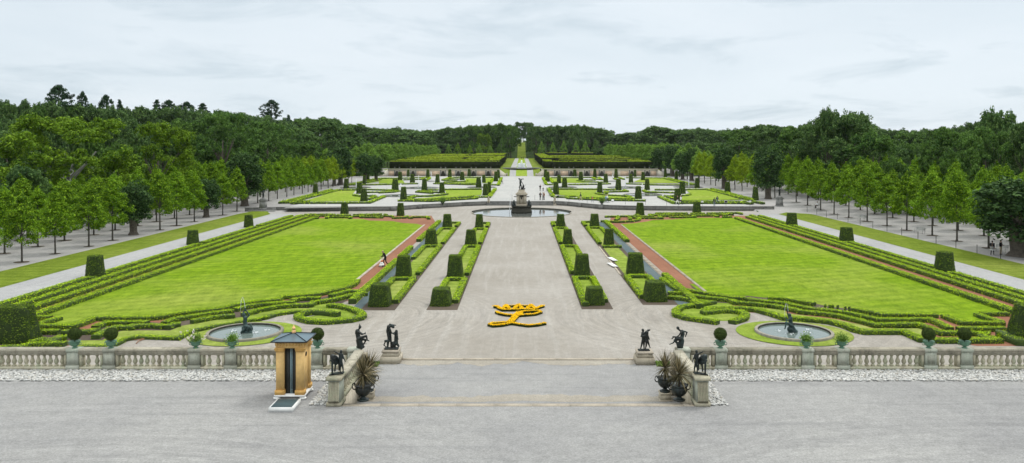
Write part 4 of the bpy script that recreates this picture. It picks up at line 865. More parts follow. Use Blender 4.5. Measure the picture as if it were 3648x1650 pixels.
def crown_pine(seed, spruce):
    r = np.random.default_rng(seed); C = []; RR = []
    for i in range(170):
        a = r.random() * 2 * PI; t = r.random()
        if spruce: z = .45 + .54 * t; R = .19 * (1 - t) ** .85 + .008; q = R * r.uniform(.4, 1.05); z -= q * .2
        else: z = .70 + .29 * t; R = .17 * math.sin(PI * min(1, .18 + t * .80)) * (1 + .25 * math.sin(3 * a + seed)) + .01; q = R * r.uniform(.5, 1.05)
        C.append((q * math.cos(a), q * math.sin(a), z)); RR.append(r.uniform(.018, .036))
    mb = MB(); P, Nn, sz = clump_leaves(np.array(C), np.array(RR), 26, .020, .3, .6); mb.leaves(P, Nn, sz); return mb.mesh('conifer_crown')
def trunk_pine(seed):
    return MB().tube([(0, 0, -.02), (0, 0, .5), (0, 0, .97)], [.02, .014, .004], 7).mesh('conifer_trunk')
KIND = {'lime': [(crown_lime(s), trunk_lime(s)) for s in (11, 12, 13, 14)], 'old': [(crown_oldlime(s), trunk_oldlime(s)) for s in (21, 22, 23)],
        'broad': [(crown_broad(s, 1.05), trunk_broad(s)) for s in (31, 32, 33, 34, 35)], 'sparse': [(crown_broad(41, .9, 1), trunk_broad(41))], 'big': [(crown_broad(s, 1.25, 0, 46, .022), trunk_broad(s)) for s in (51, 52)],
        'cone': [(crown_cone(s), trunk_pine(s)) for s in (61, 62)], 'spruce': [(crown_pine(71, True), trunk_pine(71))], 'pine': [(crown_pine(s, False), trunk_pine(s)) for s in (81, 82)]}
tk = 0
def tree(kind, x, y, h, wd, mat, label, group, z=None, name=None, bark='bark', cat='tree'):
    global tk; tk += 1
    cr, tr = KIND[kind][tk % len(KIND[kind])]
    z = float(gz(x, y)) if z is None else z
    r = thing(name or 'tree', (x, y, z - .04), label, cat, group, random.random() * 6.28, (wd, wd, h))
    put('trunk', tr, M[bark], r); put('crown', cr, M[mat], r); return r
# young limes of the groves: grid measured from the trunk feet
bigL = {(0, 4), (0, 8), (0, 11)}; bigR = {(0, -1), (0, 11), (0, 15)}
def grove(nm, rows, y0, dy, skip, ymax):
    for i, x0 in enumerate(rows):
        yy = y0 + (0 if i % 2 == 0 else 0) ; k = -1; c = 0
        for k in range(-2, 60):
            y = y0 + dy * k; 
            if y > ymax: break
            if (x0 < 0 and abs(x0) * FP / y > 2050) or (x0 > 0 and x0 * FP / y > 1960): continue
            if (i, k) in skip: continue
            c += 1
            jx, jy = random.uniform(-.25, .25), random.uniform(-.25, .25); s = random.uniform(.92, 1.12) * (1.13 if x0 > 0 else 1.03)
            x = x0 + jx; yv = y + jy; z = float(gz(x, yv))
            m = 'lime_pale' if (y > 168 and i < 2 and ((x0 > 0 and y > 205) or (x0 < 0 and y > 225))) else 'lime'
            tree('lime', x, yv, s * random.uniform(.95, 1.05), s, m, 'young lime tree, %s grove, %s row from the lawn, %s trunk from the front' % (nm, ORD[i + 1], ordn(c)), 'young limes of the %s grove' % nm, name='lime_tree', bark='bark_thin')
            a = np.linspace(0, 2 * PI, 17)[:-1]; R = random.uniform(.65, 1.0)
            if y < 175: SOIL.add([(x + math.cos(q) * R * random.uniform(.8, 1.15), yv + math.sin(q) * R, float(gz(x, yv)) + .02) for q in a], [list(range(16))])
grove('left', (-56.8, -63.3, -69.8, -76.3), 87.9, 6.62, bigL, 262)
grove('right', (60.1, 67.9, 75.6, 83.0), 99.7, 7.0, bigR, 262)
struct('tree_soil', SOIL, M['soil'], 'bare dark soil rings round the young lime trunks', 'soil')
# old limes, (u, v of foot, width px, height px, z of foot)
old = [(476, 837, 142, 199, 0, 'thick pale trunk, nearest of three in the left grove'), (734, 774.5, 105, 148, 0, 'leaning trunk, middle of three in the left grove'), (872, 739, 140, 200, .3, 'tallest of three at the left grove, stout dark trunk'),
       (1212, 659, 98, 150, .8, 'the tall pair beyond the left grove, right trunk'), (1190, 662, 70, 120, .8, 'the tall pair beyond the left grove, left trunk'), (1300, 650, 78, 108, .8, 'beyond the left pale limes, by the far left yews'), (1340, 645, 66, 95, .8, 'under the left far hedge, beside the wall stair'),
       (95, 800, 190, 215, 0, 'the broad dark one behind the left front limes'),
       (3632, 913, 330, 285, 0, 'nearest on the right edge, flared trunk, by the couple'), (2737, 712, 118, 196, .6, 'tallest oval crown at the right grove beside the statue'), (2581, 672, 96, 158, .8, 'dark oval crown left of the tall one on the right'), (2463, 644, 80, 118, .8, 'right of the parterre, broad low crown, two trunks, right one'), (2432, 640, 66, 100, .8, 'right of the parterre, broad low crown, two trunks, left one'), (2395, 628, 76, 118, .8, 'behind the far right yew near the wall stair'), (2350, 622, 70, 100, .8, 'beside the right wall stair end')]
for u, v, wp, hp, z, d in old:
    x, y = gp(u, v, z); s = y / FP
    tree('old', x, y, hp * s / 8.0, wp * s / 5.5, 'old_lime', 'old dark lime: ' + d, 'old limes of the avenue', z=z, name='old_lime')
# older lime rows beside the mazes
for nm, sg in (('left', -1), ('right', 1)):
    for i, x0 in enumerate((62, 69, 76)):
        c = 0
        for k in range(17):
            y = 270 + k * (19 if i else 18) + i * 4
            if sg < 0 and i == 0 and y < 300: continue
            c += 1; s = random.uniform(1.12, 1.3)
            tree('lime', sg * (x0 + random.uniform(-.5, .5)), y, s * 1.08, s * 1.45, 'lime_far', 'dense lime beside the %s maze, %s row out, %s along' % (nm, ORD[i + 1], ORD[c]), 'limes beside the %s maze' % nm, name='lime_tree', bark='bark_thin')
# small pyramidal trees behind the mazes
for k, (u, vt, m) in enumerate(((1598, 512, 'lime_far'), (1631, 508, 'lime'), (1674, 515, 'lime'), (1708, 509, 'lime_far'), (1747, 515, 'lime_far'), (1786, 492, 'oak'), (1929, 502, 'lime_far'), (1970, 505, 'lime_far'), (2008, 499, 'lime_far'), (2052, 500, 'lime_far'), (2086, 499, 'lime_far'), (2122, 497, 'oak'))):
    y = 575; x = (u - CX) * y / FP; z = ZC; h = HC + (HY - vt) * y / FP - z
    tree('cone', x, y, h, h * (.85 if m != 'lime' else .95), m, 'pyramidal tree behind the %s maze, %s from the left' % ('left' if u < CX else 'right', ORD[k + 1] if u < CX else ORD[k - 5]), 'pyramidal trees behind the mazes', z=z)
x = (1723 - CX) * 590 / FP; tree('broad', x, 590, 20, 13, 'oak_bright', 'bright light green tree standing above the left maze back row', 'trees round the far avenue', z=ZC)
# ---- the woods: (u, v of top, half width) in the 2576-wide reading of the photograph
SKY = [(-200, 262), (0, 256), (120, 252), (250, 262), (330, 268), (420, 270), (560, 276), (690, 292), (760, 302), (830, 296), (900, 318), (960, 322), (1060, 324), (1140, 318), (1200, 311), (1300, 312), (1360, 316), (1470, 311), (1510, 322), (1545, 335), (1600, 333), (1650, 318), (1700, 324), (1760, 320), (1850, 324), (1930, 312), (2000, 318), (2070, 300), (2200, 318), (2300, 326), (2400, 320), (2470, 300), (2576, 302), (2760, 300)]
def sky_v(u): return float(np.interp(u, [a for a, b in SKY], [b for a, b in SKY]))
K = 3648 / 2576
def wood_tree(u, vt, hw, y, kind, mat, label, group, bark='bark'):
    x = (u * K - CX) * y / FP; z = float(gz(x, y)); top = HC + (HY - vt * K) * y / FP; h = top - z
    rad = {'broad': .47, 'big': .56, 'sparse': .42, 'spruce': .085, 'pine': .15}[kind]
    wd = hw * K * y / FP / rad
    tree(kind, x, y, h * 1.04, wd, mat, label, group, z=z, name={'spruce': 'spruce', 'pine': 'pine'}.get(kind, 'forest_tree'), bark=bark)
named = [(165, 283, 160, 135, 'big', 'oak_bright', 'huge bright green spreading oak behind the left grove, pale bare lower limbs'), (395, 305, 92, 158, 'big', 'oak_bright', 'rounded bright green oak right of the huge left oak'), (560, 277, 88, 215, 'big', 'oak', 'tall broad oak with a dark hollow, left wood'), (470, 300, 60, 215, 'broad', 'oak', 'narrow oak between the two bright left oaks and the hollow one'),
         (672, 300, 72, 260, 'big', 'oak', 'round oak under the lone left pine'), (745, 312, 50, 290, 'broad', 'oak_dark', 'dark oak right of the lone left pine'), (808, 297, 55, 330, 'broad', 'oak_dark', 'tall dark tree at the end of the high left wood'), (862, 315, 48, 380, 'broad', 'oak_dark', 'dark tree stepping down from the high left wood'), (20, 320, 95, 150, 'big', 'oak_dark', 'dark oak cut by the left edge of the picture'), (-70, 300, 90, 175, 'big', 'oak_dark', 'dark oak beyond the left edge of the picture'),
         (775, 355, 45, 275, 'broad', 'oak', 'low leafy tree before the dark left wood, above the grove'), (640, 350, 55, 225, 'broad', 'oak', 'low leafy tree under the round left oak'), (300, 360, 55, 150, 'broad', 'oak', 'low tree between the two bright left oaks'), (70, 415, 52, 112, 'broad', 'oak_dark', 'low dark bush tree behind the leftmost young limes'),
         (2110, 282, 112, 190, 'big', 'oak_dark', 'great dark oak, tallest on the right skyline'), (2080, 264, 38, 190, 'sparse', 'oak_dark', 'thin ragged top left of the great right oak'), (2150, 272, 50, 191, 'sparse', 'oak_dark', 'ragged top of the great right oak, right half'), (2195, 330, 60, 178, 'broad', 'oak', 'lower shoulder tree right of the great right oak'), (2015, 318, 72, 215, 'broad', 'oak', 'oak at the left shoulder of the great right oak'),
         (2380, 322, 62, 158, 'broad', 'oak', 'lighter layered oak at the right, left of the edge tree'), (2500, 266, 55, 150, 'sparse', 'oak_dark', 'open topped tall tree near the right edge'), (2480, 318, 85, 146, 'big', 'oak', 'wide dark oak filling the right edge wood'), (2590, 300, 60, 140, 'broad', 'oak_dark', 'dark tree cut by the right edge of the picture'), (2680, 300, 90, 150, 'big', 'oak_dark', 'dark tree beyond the right edge of the picture'), (2420, 372, 50, 140, 'broad', 'oak', 'low rounded tree behind the right grove limes'), (2250, 400, 42, 150, 'broad', 'oak', 'low bush tree behind the middle of the right grove'),
         (1940, 313, 55, 290, 'broad', 'oak_dark', 'tall dark tree left of the great right oak group'), (1860, 325, 55, 330, 'broad', 'oak', 'rounded oak above the right pale limes')]
for u, vt, hw, y, kd, m, lab in named: wood_tree(u, vt, hw, y, kd, m, lab, 'woods round the garden', 'bark_pale' if 'bare lower' in lab else 'bark')
# the gap at the end of the avenue and the tall trees beside it
for nm, us in (('left', (1285, 1260, 1226, 1190, 1155, 1120)), ('right', (1349, 1378, 1412, 1446, 1480, 1508))):
    for k, u in enumerate(us):
        wood_tree(u, sky_v(u) + random.uniform(-2, 3), 24 if k == 0 else 28, 612 + 8 * (k % 3), 'broad', 'oak_dark' if nm == 'right' or k > 3 else 'oak', 'tall tree in the %s stand beside the far avenue, %s from the avenue' % (nm, ORD[k + 1]), 'tall stands beside the far avenue')
    for k in range(7):
        y = 640 + k * 26; x = (-1 if nm == 'left' else 1) * (10.6 + .2 * k); z = float(gz(x, y))
        tree('broad', x, y, min(26, HC + 74 * y / FP - z) * random.uniform(.93, 1.0), 12.5, 'oak_dark', 'dark tree lining the far avenue, %s side, %s from its near end' % (nm, ORD[k + 1]), 'trees lining the far avenue', z=z, name='forest_tree')
for k, u in enumerate((1303, 1318, 1330)):
    wood_tree(u, 307, 17, 850, 'broad', 'oak_dark', 'tree closing the end of the avenue behind the monument, %s from the left' % ORD[k + 1], 'trees closing the avenue')
# middle and back ranks follow the skyline
def rank(nm, u0, u1, du, yf, drop, hw, kinds, zone, group):
    u = u0; k = 0
    while u < u1:
        uu = u + random.uniform(-.25, .25) * du; k += 1
        y = yf(uu) * random.uniform(.93, 1.07)
        wood_tree(uu, sky_v(uu) + drop + random.uniform(-4, 6), hw * random.uniform(.85, 1.2), y, 'broad', random.choice(kinds), 'broadleaf tree in the %s, %s from the left' % (zone, ordn(k)), group)
        u += du
fl = lambda u: max(125, min(560, 88 * 1950 / max(60, 1312 - u)))
fr = lambda u: max(138, min(560, 96 * 1950 / max(60, u - 1312)))
for u, vt, hw, kd, d in ((147, 222, 27, 'pine', 'leftmost, round headed'), (208, 238, 13, 'pine', 'small, second from the left'), (267, 246, 18, 'pine', 'third from the left'), (395, 256, 14, 'spruce', 'first of the close group'), (425, 258, 20, 'pine', 'middle of the close group'), (470, 262, 22, 'pine', 'wide one of the close group'), (510, 264, 18, 'spruce', 'last of the close group'), (683, 257, 21, 'pine', 'lone tall one right of the group'), (725, 292, 8, 'spruce', 'tiny tip right of the lone tall pine'), (300, 256, 9, 'spruce', 'thin tip between the third and the group')):
    wood_tree(u, vt, hw, min(480, fl(u) * 1.66), kd, 'conifer', 'conifer above the left skyline, ' + d, 'conifers on the left hill')
for k in range(30):
    u = 1085 + k * 16.5
    if 1268 < u < 1366: continue
    wood_tree(u, sky_v(u) + random.uniform(2, 9), 26, random.uniform(665, 700), 'broad', random.choice(('oak', 'oak_dark')), 'tree behind the tall stands at the centre, %s from the left' % ordn(k + 1), 'trees behind the tall stands')
rank('c3', 860, 1110, 22, lambda u: 690, 5, 26, ('oak', 'oak_dark'), 'far rank left of the centre', 'far ranks of the woods')
rank('c4', 1520, 1900, 22, lambda u: 690, 5, 26, ('oak', 'oak_dark'), 'far rank right of the centre', 'far ranks of the woods')
rank('l2', -90, 1120, 42, lambda u: min(640, fl(u) * 1.55), 0, 46, ('oak_dark', 'oak_dark', 'oak'), 'back rank of the left wood', 'back rank of the left wood')
rank('l1', 60, 1120, 58, lambda u: min(600, fl(u) * 1.12), 40, 44, ('oak', 'oak_dark', 'oak_dark'), 'front rank of the left wood', 'front rank of the left wood')
rank('r2', 1500, 2700, 42, lambda u: min(640, fr(u) * 1.6), 0, 46, ('oak_dark', 'oak', 'oak_dark'), 'back rank of the right wood', 'back rank of the right wood')
rank('r1', 1530, 2640, 58, lambda u: min(590, fr(u) * 1.15), 36, 44, ('oak_dark', 'oak_dark', 'oak'), 'front rank of the right wood', 'front rank of the right wood')
# the far wood that closes the view
mb = MB(); C = []
for k in range(4200):
    u = random.uniform(-500, 3100); y = random.uniform(660, 1000)
    x = (u * K - CX) * y / FP
    if abs(x) < 13: continue
    top = HC + (HY - (sky_v(min(2576, max(0, u))) + random.uniform(5, 60)) * K) * y / FP
    C.append((x, y, min(top, float(gz(x, y)) + 26) - 2.5))
P, Nn, sz = clump_leaves(np.array(C), rng.uniform(2.6, 4.6, len(C)), 26, 2.1, .5, .8); mb.leaves(P, Nn, sz)
tag(obj('far_wood', mb, M['wood_far']), 'distant wood that closes the view behind the garden', 'wood', None, 'stuff')

# bare pale snag between the bright oak and the young limes
yS = 122.0; Q = lambda pts: [((a / 5.066 - CX) * yS / FP, yS, HC + (HY - (600 + b / 5.066)) * yS / FP) for a, b in pts]
bx, by, bz_ = Q([(1240, 420)])[0]; mb = MB().tube([(bx, by, float(gz(bx, by)) - .1)] + Q([(1242, 420), (1248, 325), (1270, 235), (1282, 120), (1325, 70), (1335, -10)]), [.32, .22, .19, .16, .13, .10, .05], 9)
mb.tube(Q([(1255, 240), (1215, 215), (1170, 180), (1095, 160)]), [.12, .09, .06, .02], 7).tube(Q([(1325, 70), (1300, 25), (1240, 30)]), [.09, .06, .02], 6).tube(Q([(1282, 120), (1255, 108)]), [.08, .03], 6)
tag(obj('bare_tree', mb, M['bark_pale']), 'pale bare dead tree standing behind the left grove limes', 'tree')
# ---------------------------------------------------------------- cascade wall at the end of the upper parterre
def ux(u, y): return (u - CX) * y / FP
YW = 314.0
for nm, sg, u0, us, niches, panels in (('left', -1, 1350, 6.133, (395, 745, 1402, 1735, 2068, 2390), ((215, 345), (490, 600), (825, 1010), (1155, 1330), (1590, 1655), (1825, 1925), (2145, 2315), (2460, 2580))),
                                  ('right', 1, 1920, 6.133, (395, 705, 1045, 1370, 2030, 2365), ((180, 320), (470, 640), (830, 870), (1120, 1300), (1450, 1600), (1780, 1955), (2130, 2260), (2440, 2560)))):
    t = thing('cascade_wall', (0, YW, ZU), 'long stone cascade wall with brick panels below the %s tall hedge' % nm, 'wall')
    xa, xb = (ux(1350 + 200 / us, YW), ux(1778, YW)) if sg < 0 else (ux(1938, YW), ux(2300 + 260 / us, YW))
    obj('masonry', MB().box(xa, xb, -.0, .8, -.1, 2.45), M['stone_pale'], t)
    obj('cornice', MB().box(xa - .1, xb + .1, -.25, .85, 2.452, 2.66), M['stone'], t)
    obj('parapet', MB().box(xa, xb, -.02, .5, 2.662, 2.98), M['stone_pale'], t)
    obj('parapet_coping', MB().box(xa - .05, xb + .05, -.12, .6, 2.982, 3.08), M['stone_wall'], t)
    for a, b in panels:
        p, q = ux(u0 + a / us, YW), ux(u0 + b / us, YW); obj('brick_panel', MB().box(p, q, -.06, -.003, .35, 2.05), M['brick'], t)
    for a in niches:
        x = ux(u0 + a / us, YW)
        mb = MB(); mb.box(x - 1.15, x - .75, -.35, -.002, -.05, 2.44).box(x + .75, x + 1.15, -.35, -.002, -.05, 2.44)
        nch = obj('niche', mb, M['stone_wall'], t)
        mb = MB()
        for i in range(5): mb.frustum(x, -.25 - .09 * (4 - i), -.05 + i * .42, .37 + i * .42, .9 + .28 * (4 - i), .5 + .15 * (4 - i), .85 + .2 * (4 - i), .42)
        obj('cascade_rock', mb, M['stone_dark'], nch)
        obj('finial', MB().lathe([(.12, 0), (.2, .1), (.1, .2), (.26, .5), (.3, .62), (.05, .66)], (x - .95, .2, 3.08), 10), M['stone_wall'], nch)
        obj('finial', MB().lathe([(.12, 0), (.2, .1), (.1, .2), (.26, .5), (.3, .62), (.05, .66)], (x + .95, .2, 3.08), 10), M['stone_wall'], nch)
    for s, e, xe in ((-1, 'outer', xa), (1, 'inner', xb)):
        L = 3.3 if (s < 0) == (sg < 0) else 3.0
        V = [(xe, y, -.1) for y in (0, .6)] + [(xe, y, 2.9) for y in (0, .6)] + [(xe + s * L, y, -.1) for y in (0, .6)] + [(xe + s * L, y, .75) for y in (0, .6)]
        obj('stair_flank', MB().add(V, [(0, 1, 3, 2), (4, 6, 7, 5), (2, 3, 7, 6), (0, 2, 6, 4), (1, 5, 7, 3), (0, 4, 5, 1)]), M['stone_pale'], t)
        obj('newel', MB().box(*sorted((xe + s * (L - .2), xe + s * (L + .5))), -.1, .7, -.1, 1.3), M['stone'], t)
# ---------------------------------------------------------------- balustrades
BAL = MB().lathe([(.105, 0), (.105, .07), (.07, .085), (.06, .11), (.10, .17), (.125, .25), (.10, .34), (.062, .43), (.055, .52), (.08, .54), (.08, .56), (.10, .575), (.10, .62)], n=14).mesh('baluster', True)
def balustrade(root, length, posts, h=1.12):      # along local +x from 0, front is -y
    z0 = .17
    obj('base_course', MB().box(0, length, -.2, .2, -.02, z0), M['stone'], root)
    mb = MB().box(0, length, -.17, .17, z0 + .62, z0 + .70).box(-.02, length + .02, -.215, .215, z0 + .702, z0 + .80).box(-.03, length + .03, -.245, .245, z0 + .802, h)
    V = mb.v; obj('hand_rail', mb, M['stone_rail'], root)
    edges = sorted(posts)
    for p in edges:
        mb = MB().box(p - .29, p + .29, -.262, .262, .26, h - .16).box(p - .34, p + .34, -.30, .30, -.02, .26).box(p - .33, p + .33, -.29, .29, h - .158, h + .012)
        po = obj('post', mb, M['stone_green'], root)
        obj('panel', MB().box(p - .2, p + .2, -.275, -.2635, .36, h - .28), M['stone_green'], po)
        [obj('half_pilaster', MB().box(q, q + .125, -.2, .2, z0 + .002, z0 + .619), M['stone'], root) for q in (p - .47, p + .345)]
    sp = [0] + edges + [length]
    for a, b in zip(sp[:-1], sp[1:]):
        a2 = a + (.5 if a else .1); b2 = b - (.5 if b < length else .1); k = int((b2 - a2) / .322)
        if k < 1: continue
        s = (b2 - a2) / k
        for i in range(k): put('baluster', BAL, M['stone'], root, (a2 + s * (i + .5), 0, z0))
postsL = [-30.5, -28.55, -24.0, -22.06, -17.5, -15.55, -10.96, -9.0]; postsR = [8.7, 10.68, 15.3, 17.2, 21.87, 23.8, 28.4, 30.4]
t = thing('balustrade', (-33, 41.62, ZT), 'long stone balustrade on the left edge of the terrace, behind the sentry box', 'balustrade', 'terrace balustrades'); balustrade(t, 24.35, [p + 33 for p in postsL])
t = thing('balustrade', (8.3, 41.62, ZT), 'long stone balustrade on the right edge of the terrace', 'balustrade', 'terrace balustrades'); balustrade(t, 24.7, [p - 8.3 for p in postsR])
for nm, x, sg in (('left', XL, -1), ('right', XR, 1)):
    t = thing('balustrade_wing', (x, 36.5, ZT), 'short stone balustrade wing running back beside the %s side of the stairs' % nm, 'balustrade', 'terrace balustrades', PI / 2)
    balustrade(t, 4.75, [])
    obj('plinth', MB().box(-.8, 4.9, *sorted((-sg * -.02, -sg * -.02 + sg * .16)), -1.25, -.03), M['stone_light'], t)
    obj('corner_pier', MB().box(4.35, 4.75, *sorted((sg * .18, sg * .42)), -1.2, 1.0), M['stone_light'], t)
    p = thing('lion_pedestal', (x - sg * -.02, 36.1, ZT), 'stone pedestal with scroll console under the %s lion group' % nm, 'pedestal', 'lion pedestals')
    obj('die', MB().box(-.28, .28, -.4, .4, .15, 1.18), M['stone_green'], p); obj('base', MB().box(-.35, .35, -.5, .5, -.02, .15), M['stone'], p)
    obj('cap', MB().box(-.36, .36, -.52, .48, 1.182, 1.32), M['stone'], p)
    mb = MB(); 
    for k in range(7):
        xx = -.21 + k * .07; mb.tube([(xx, -.42, 1.1), (xx, -.44, .8), (xx, -.5, .5), (xx, -.55, .3), (xx, -.48, .17)], [.035, .03, .034, .04, .03], 6)
    obj('scroll', mb, M['stone'], p)
for nm, x, y, wd in (('left', -7.96, 47.4, 1.22), ('right', 7.46, 47.1, 1.16)):
    t = thing('statue_pedestal', (x, y, 0), 'low free standing sandstone pedestal at the %s end of the kerb' % nm, 'pedestal', 'free standing pedestals')
    obj('foot', MB().frustum(0, 0, 0, .42, wd, wd, wd * .97, wd * .97), M['stone_light'], t); obj('die', MB().frustum(0, .0, .421, .66, wd * .86, wd * .86, wd * .74, wd * .74), M['stone_light'], t)
    obj('cap', MB().frustum(0, 0, .661, .74, wd * .84, wd * .84, wd * .86, wd * .86), M['kerb'], t)
for nm, x0, x1, y0, y1 in (('left', -9.1, -8.6, 46.2, 47.0), ('right', 6.9 + 1.2, 9.0, 46.2, 47.1)):
    mb = MB().sheet([(x0, y0), (x1, y0), (x1, y1), (x0, y1)], .05); cnt = 900
    mb.leaves(np.stack([rng.uniform(x0, x1, cnt), rng.uniform(y0, y1, cnt), rng.uniform(.03, .12, cnt)], 1), rng.normal(0, .7, (cnt, 3)) + [0, -.3, .6], .11)
    tag(obj('grass_tuft', mb, M['fern']), 'small bright grass patch beside the %s free standing pedestal' % nm, 'grass', None, 'stuff')
# white pebbles
def ico():
    V = []; F = []
    p = (1 + 5 ** .5) / 2
    V = np.array([(-1, p, 0), (1, p, 0), (-1, -p, 0), (1, -p, 0), (0, -1, p), (0, 1, p), (0, -1, -p), (0, 1, -p), (p, 0, -1), (p, 0, 1), (-p, 0, -1), (-p, 0, 1)]) / math.sqrt(1 + p * p)
    F = np.array([(0, 11, 5), (0, 5, 1), (0, 1, 7), (0, 7, 10), (0, 10, 11), (1, 5, 9), (5, 11, 4), (11, 10, 2), (10, 7, 6), (7, 1, 8), (3, 9, 4), (3, 4, 2), (3, 2, 6), (3, 6, 8), (3, 8, 9), (4, 9, 5), (2, 4, 11), (6, 2, 10), (8, 6, 7), (9, 8, 1)])
    return V, F
IV, IF = ico()
def pebbles(rects, label, dens=170):
    pts = []
    struct('pebble_bed', (lambda q: [q.sheet([(a, c), (b, c), (b, d), (a, d)], ZT + .006) for a, b, c, d in rects] and q)(MB()), M['pebble'], label.replace('strip of white cobble pebbles', 'pale grit under the pebbles'), 'gravel')
    for x0, x1, y0, y1 in rects:
        k = int((x1 - x0) * (y1 - y0) * dens); pts.append(np.stack([rng.uniform(x0, x1, k), rng.uniform(y0, y1, k)], 1))
    P = np.concatenate(pts); n = len(P); sx = rng.uniform(.042, .09, n); sy = sx * rng.uniform(.6, .95, n); sz = sx * rng.uniform(.45, .7, n); a = rng.random(n) * PI
    V = IV[None] * np.stack([sx, sy, sz], 1)[:, None]; ca, sa = np.cos(a)[:, None], np.sin(a)[:, None]
    W = np.stack([V[..., 0] * ca - V[..., 1] * sa + P[:, :1], V[..., 0] * sa + V[..., 1] * ca + P[:, 1:2], V[..., 2] + (ZT + .03 + rng.random(n) * .03)[:, None]], 2)
    F = (IF[None] + (np.arange(n) * 12)[:, None, None]).reshape(-1, 3)
    tag(obj('pebbles', MB().add(W.reshape(-1, 3), F), M['pebble'], smooth=True), label, 'pebbles', None, 'stuff')
pebbles([(-33, -9.2, 39.45, 41.32), (-9.85, -9.05, 35.75, 39.45)], 'strip of white cobble pebbles in front of the left balustrade')
pebbles([(8.9, 33, 39.45, 41.32), (8.78, 9.55, 35.75, 39.45)], 'strip of white cobble pebbles in front of the right balustrade')
# ---------------------------------------------------------------- pots on the posts
POT = MB().lathe([(.14, 0), (.15, .03), (.08, .06), (.09, .09), (.2, .15), (.25, .26), (.24, .33), (.29, .36), (.29, .39), (.23, .38), (.05, .34)], n=20).mesh('urn_bowl', True)
HND = [MB().tube([(s * .23, 0, .16), (s * .34, 0, .18), (s * .35, 0, .27), (s * .26, 0, .33)], [.022] * 4, 6).mesh('urn_handle', True) for s in (-1, 1)]
def ball_mesh(seed):
    mb = MB(); mb.tube([(0, 0, .3), (0, 0, .5)], [.03, .03], 6); mb.ell((0, 0, .78), .33, .33, .32, 20); c = 2400; P = rng.normal(size=(c, 3)); P /= np.linalg.norm(P, axis=1, keepdims=True)
    mb.leaves(P * [.36, .36, .35] * rng.uniform(.93, 1.05, (c, 1)) + [0, 0, .78], P + rng.normal(0, .4, (c, 3)), .055); return mb.mesh('clipped_ball')
def blades(n, L, wd, up, z0, droop, seed):
    r = np.random.default_rng(seed); mb = MB()
    for i in range(n):
        a = r.random() * 2 * PI; e = r.uniform(*up); l = L * r.uniform(.75, 1.1); d = np.array([math.cos(a) * math.cos(e), math.sin(a) * math.cos(e), math.sin(e)]); s = np.array([-math.sin(a), math.cos(a), 0]) * wd
        p = np.array([0, 0, z0]) + d * .03; V = []
        for k in range(5):
            t = k / 4; q = p + d * l * t + np.array([0, 0, -droop * l * t * t * max(0, math.cos(e))]); w_ = s * (.75 + .6 * math.sin(PI * min(1, t * 1.3))) * (1 - t ** 3); V += [q - w_, q + w_ + np.array([0, 0, wd * .3])]
        mb.add(V, [(2 * k, 2 * k + 1, 2 * k + 3, 2 * k + 2) for k in range(4)])
    return mb
def bushy(seed, flowers):
    r = np.random.default_rng(seed); c = 700; P = r.normal(size=(c, 3)) * [.15, .15, .13] + [0, 0, .5]; mb = MB().leaves(P, r.normal(size=(c, 3)) + [0, 0, .6], .08)
    b = blades(46, .5, .012, (.3, 1.4), .36, .35, seed)
    V = np.concatenate(b.v); mb.add(V, np.concatenate(b.f)); return mb.mesh('leafy_plant')
BALL = [ball_mesh(1), ball_mesh(2)]; BUSH = [bushy(3, 1), bushy(4, 0)]
FLW = []
for p_ in rng.normal(size=(14, 3)) * [.3, .22, .16] + [-.12, 0, .68]: FLW.append(MB().leaves(rng.normal(0, .028, (12, 3)), rng.normal(size=(12, 3)) + [0, -.5, .5], .07).mesh('flower_head')); FLW[-1]['at'] = [float(q) for q in p_]
for k, (x, kd, lab) in enumerate(((-24.0, 'ball', 'clipped ball in a green pot, leftmost on the balustrade'), (-22.06, 'ball', 'clipped ball in a green pot, left of the bare gravel patch'), (-17.5, 'flower', 'green pot of leafy plant with white flowers, left of the round pool'), (-15.55, 'bush', 'green pot of spiky plant in front of the left pool statue'), (-10.96, 'ball', 'clipped ball in a green pot beside the sentry box roof'),
                                  (10.68, 'ball', 'clipped ball in a green pot nearest the right stair wing'), (15.3, 'bush', 'green pot of tall grass in front of the right pool'), (17.2, 'bushy', 'green pot of pale leafy plant right of the right pool'), (21.87, 'ball', 'brownish clipped ball in a green pot, right balustrade'), (23.8, 'ball', 'clipped ball in a green pot, rightmost on the balustrade'),
                                  (-30.5, 'ball', 'clipped ball in a green pot beyond the left edge'), (28.4, 'bush', 'green pot of plants beyond the right edge'))):
    t = thing('potted_plant', (x, 41.62, ZT + 1.13), lab, 'potted plant', 'pots on the balustrade posts')
    u = put('urn', POT, M['verdigris'], t); [put('handle', q, M['verdigris'], u) for q in HND]
    if kd == 'ball': put('clipped_ball', BALL[k % 2], M['ball'], t, (0, 0, .02), 0, .94)
    else:
        put('foliage', BUSH[k % 2], M['fern'], t)
        if kd == 'flower': [put('flower_head', q, M['petal'], t, tuple(q['at'])) for q in FLW]
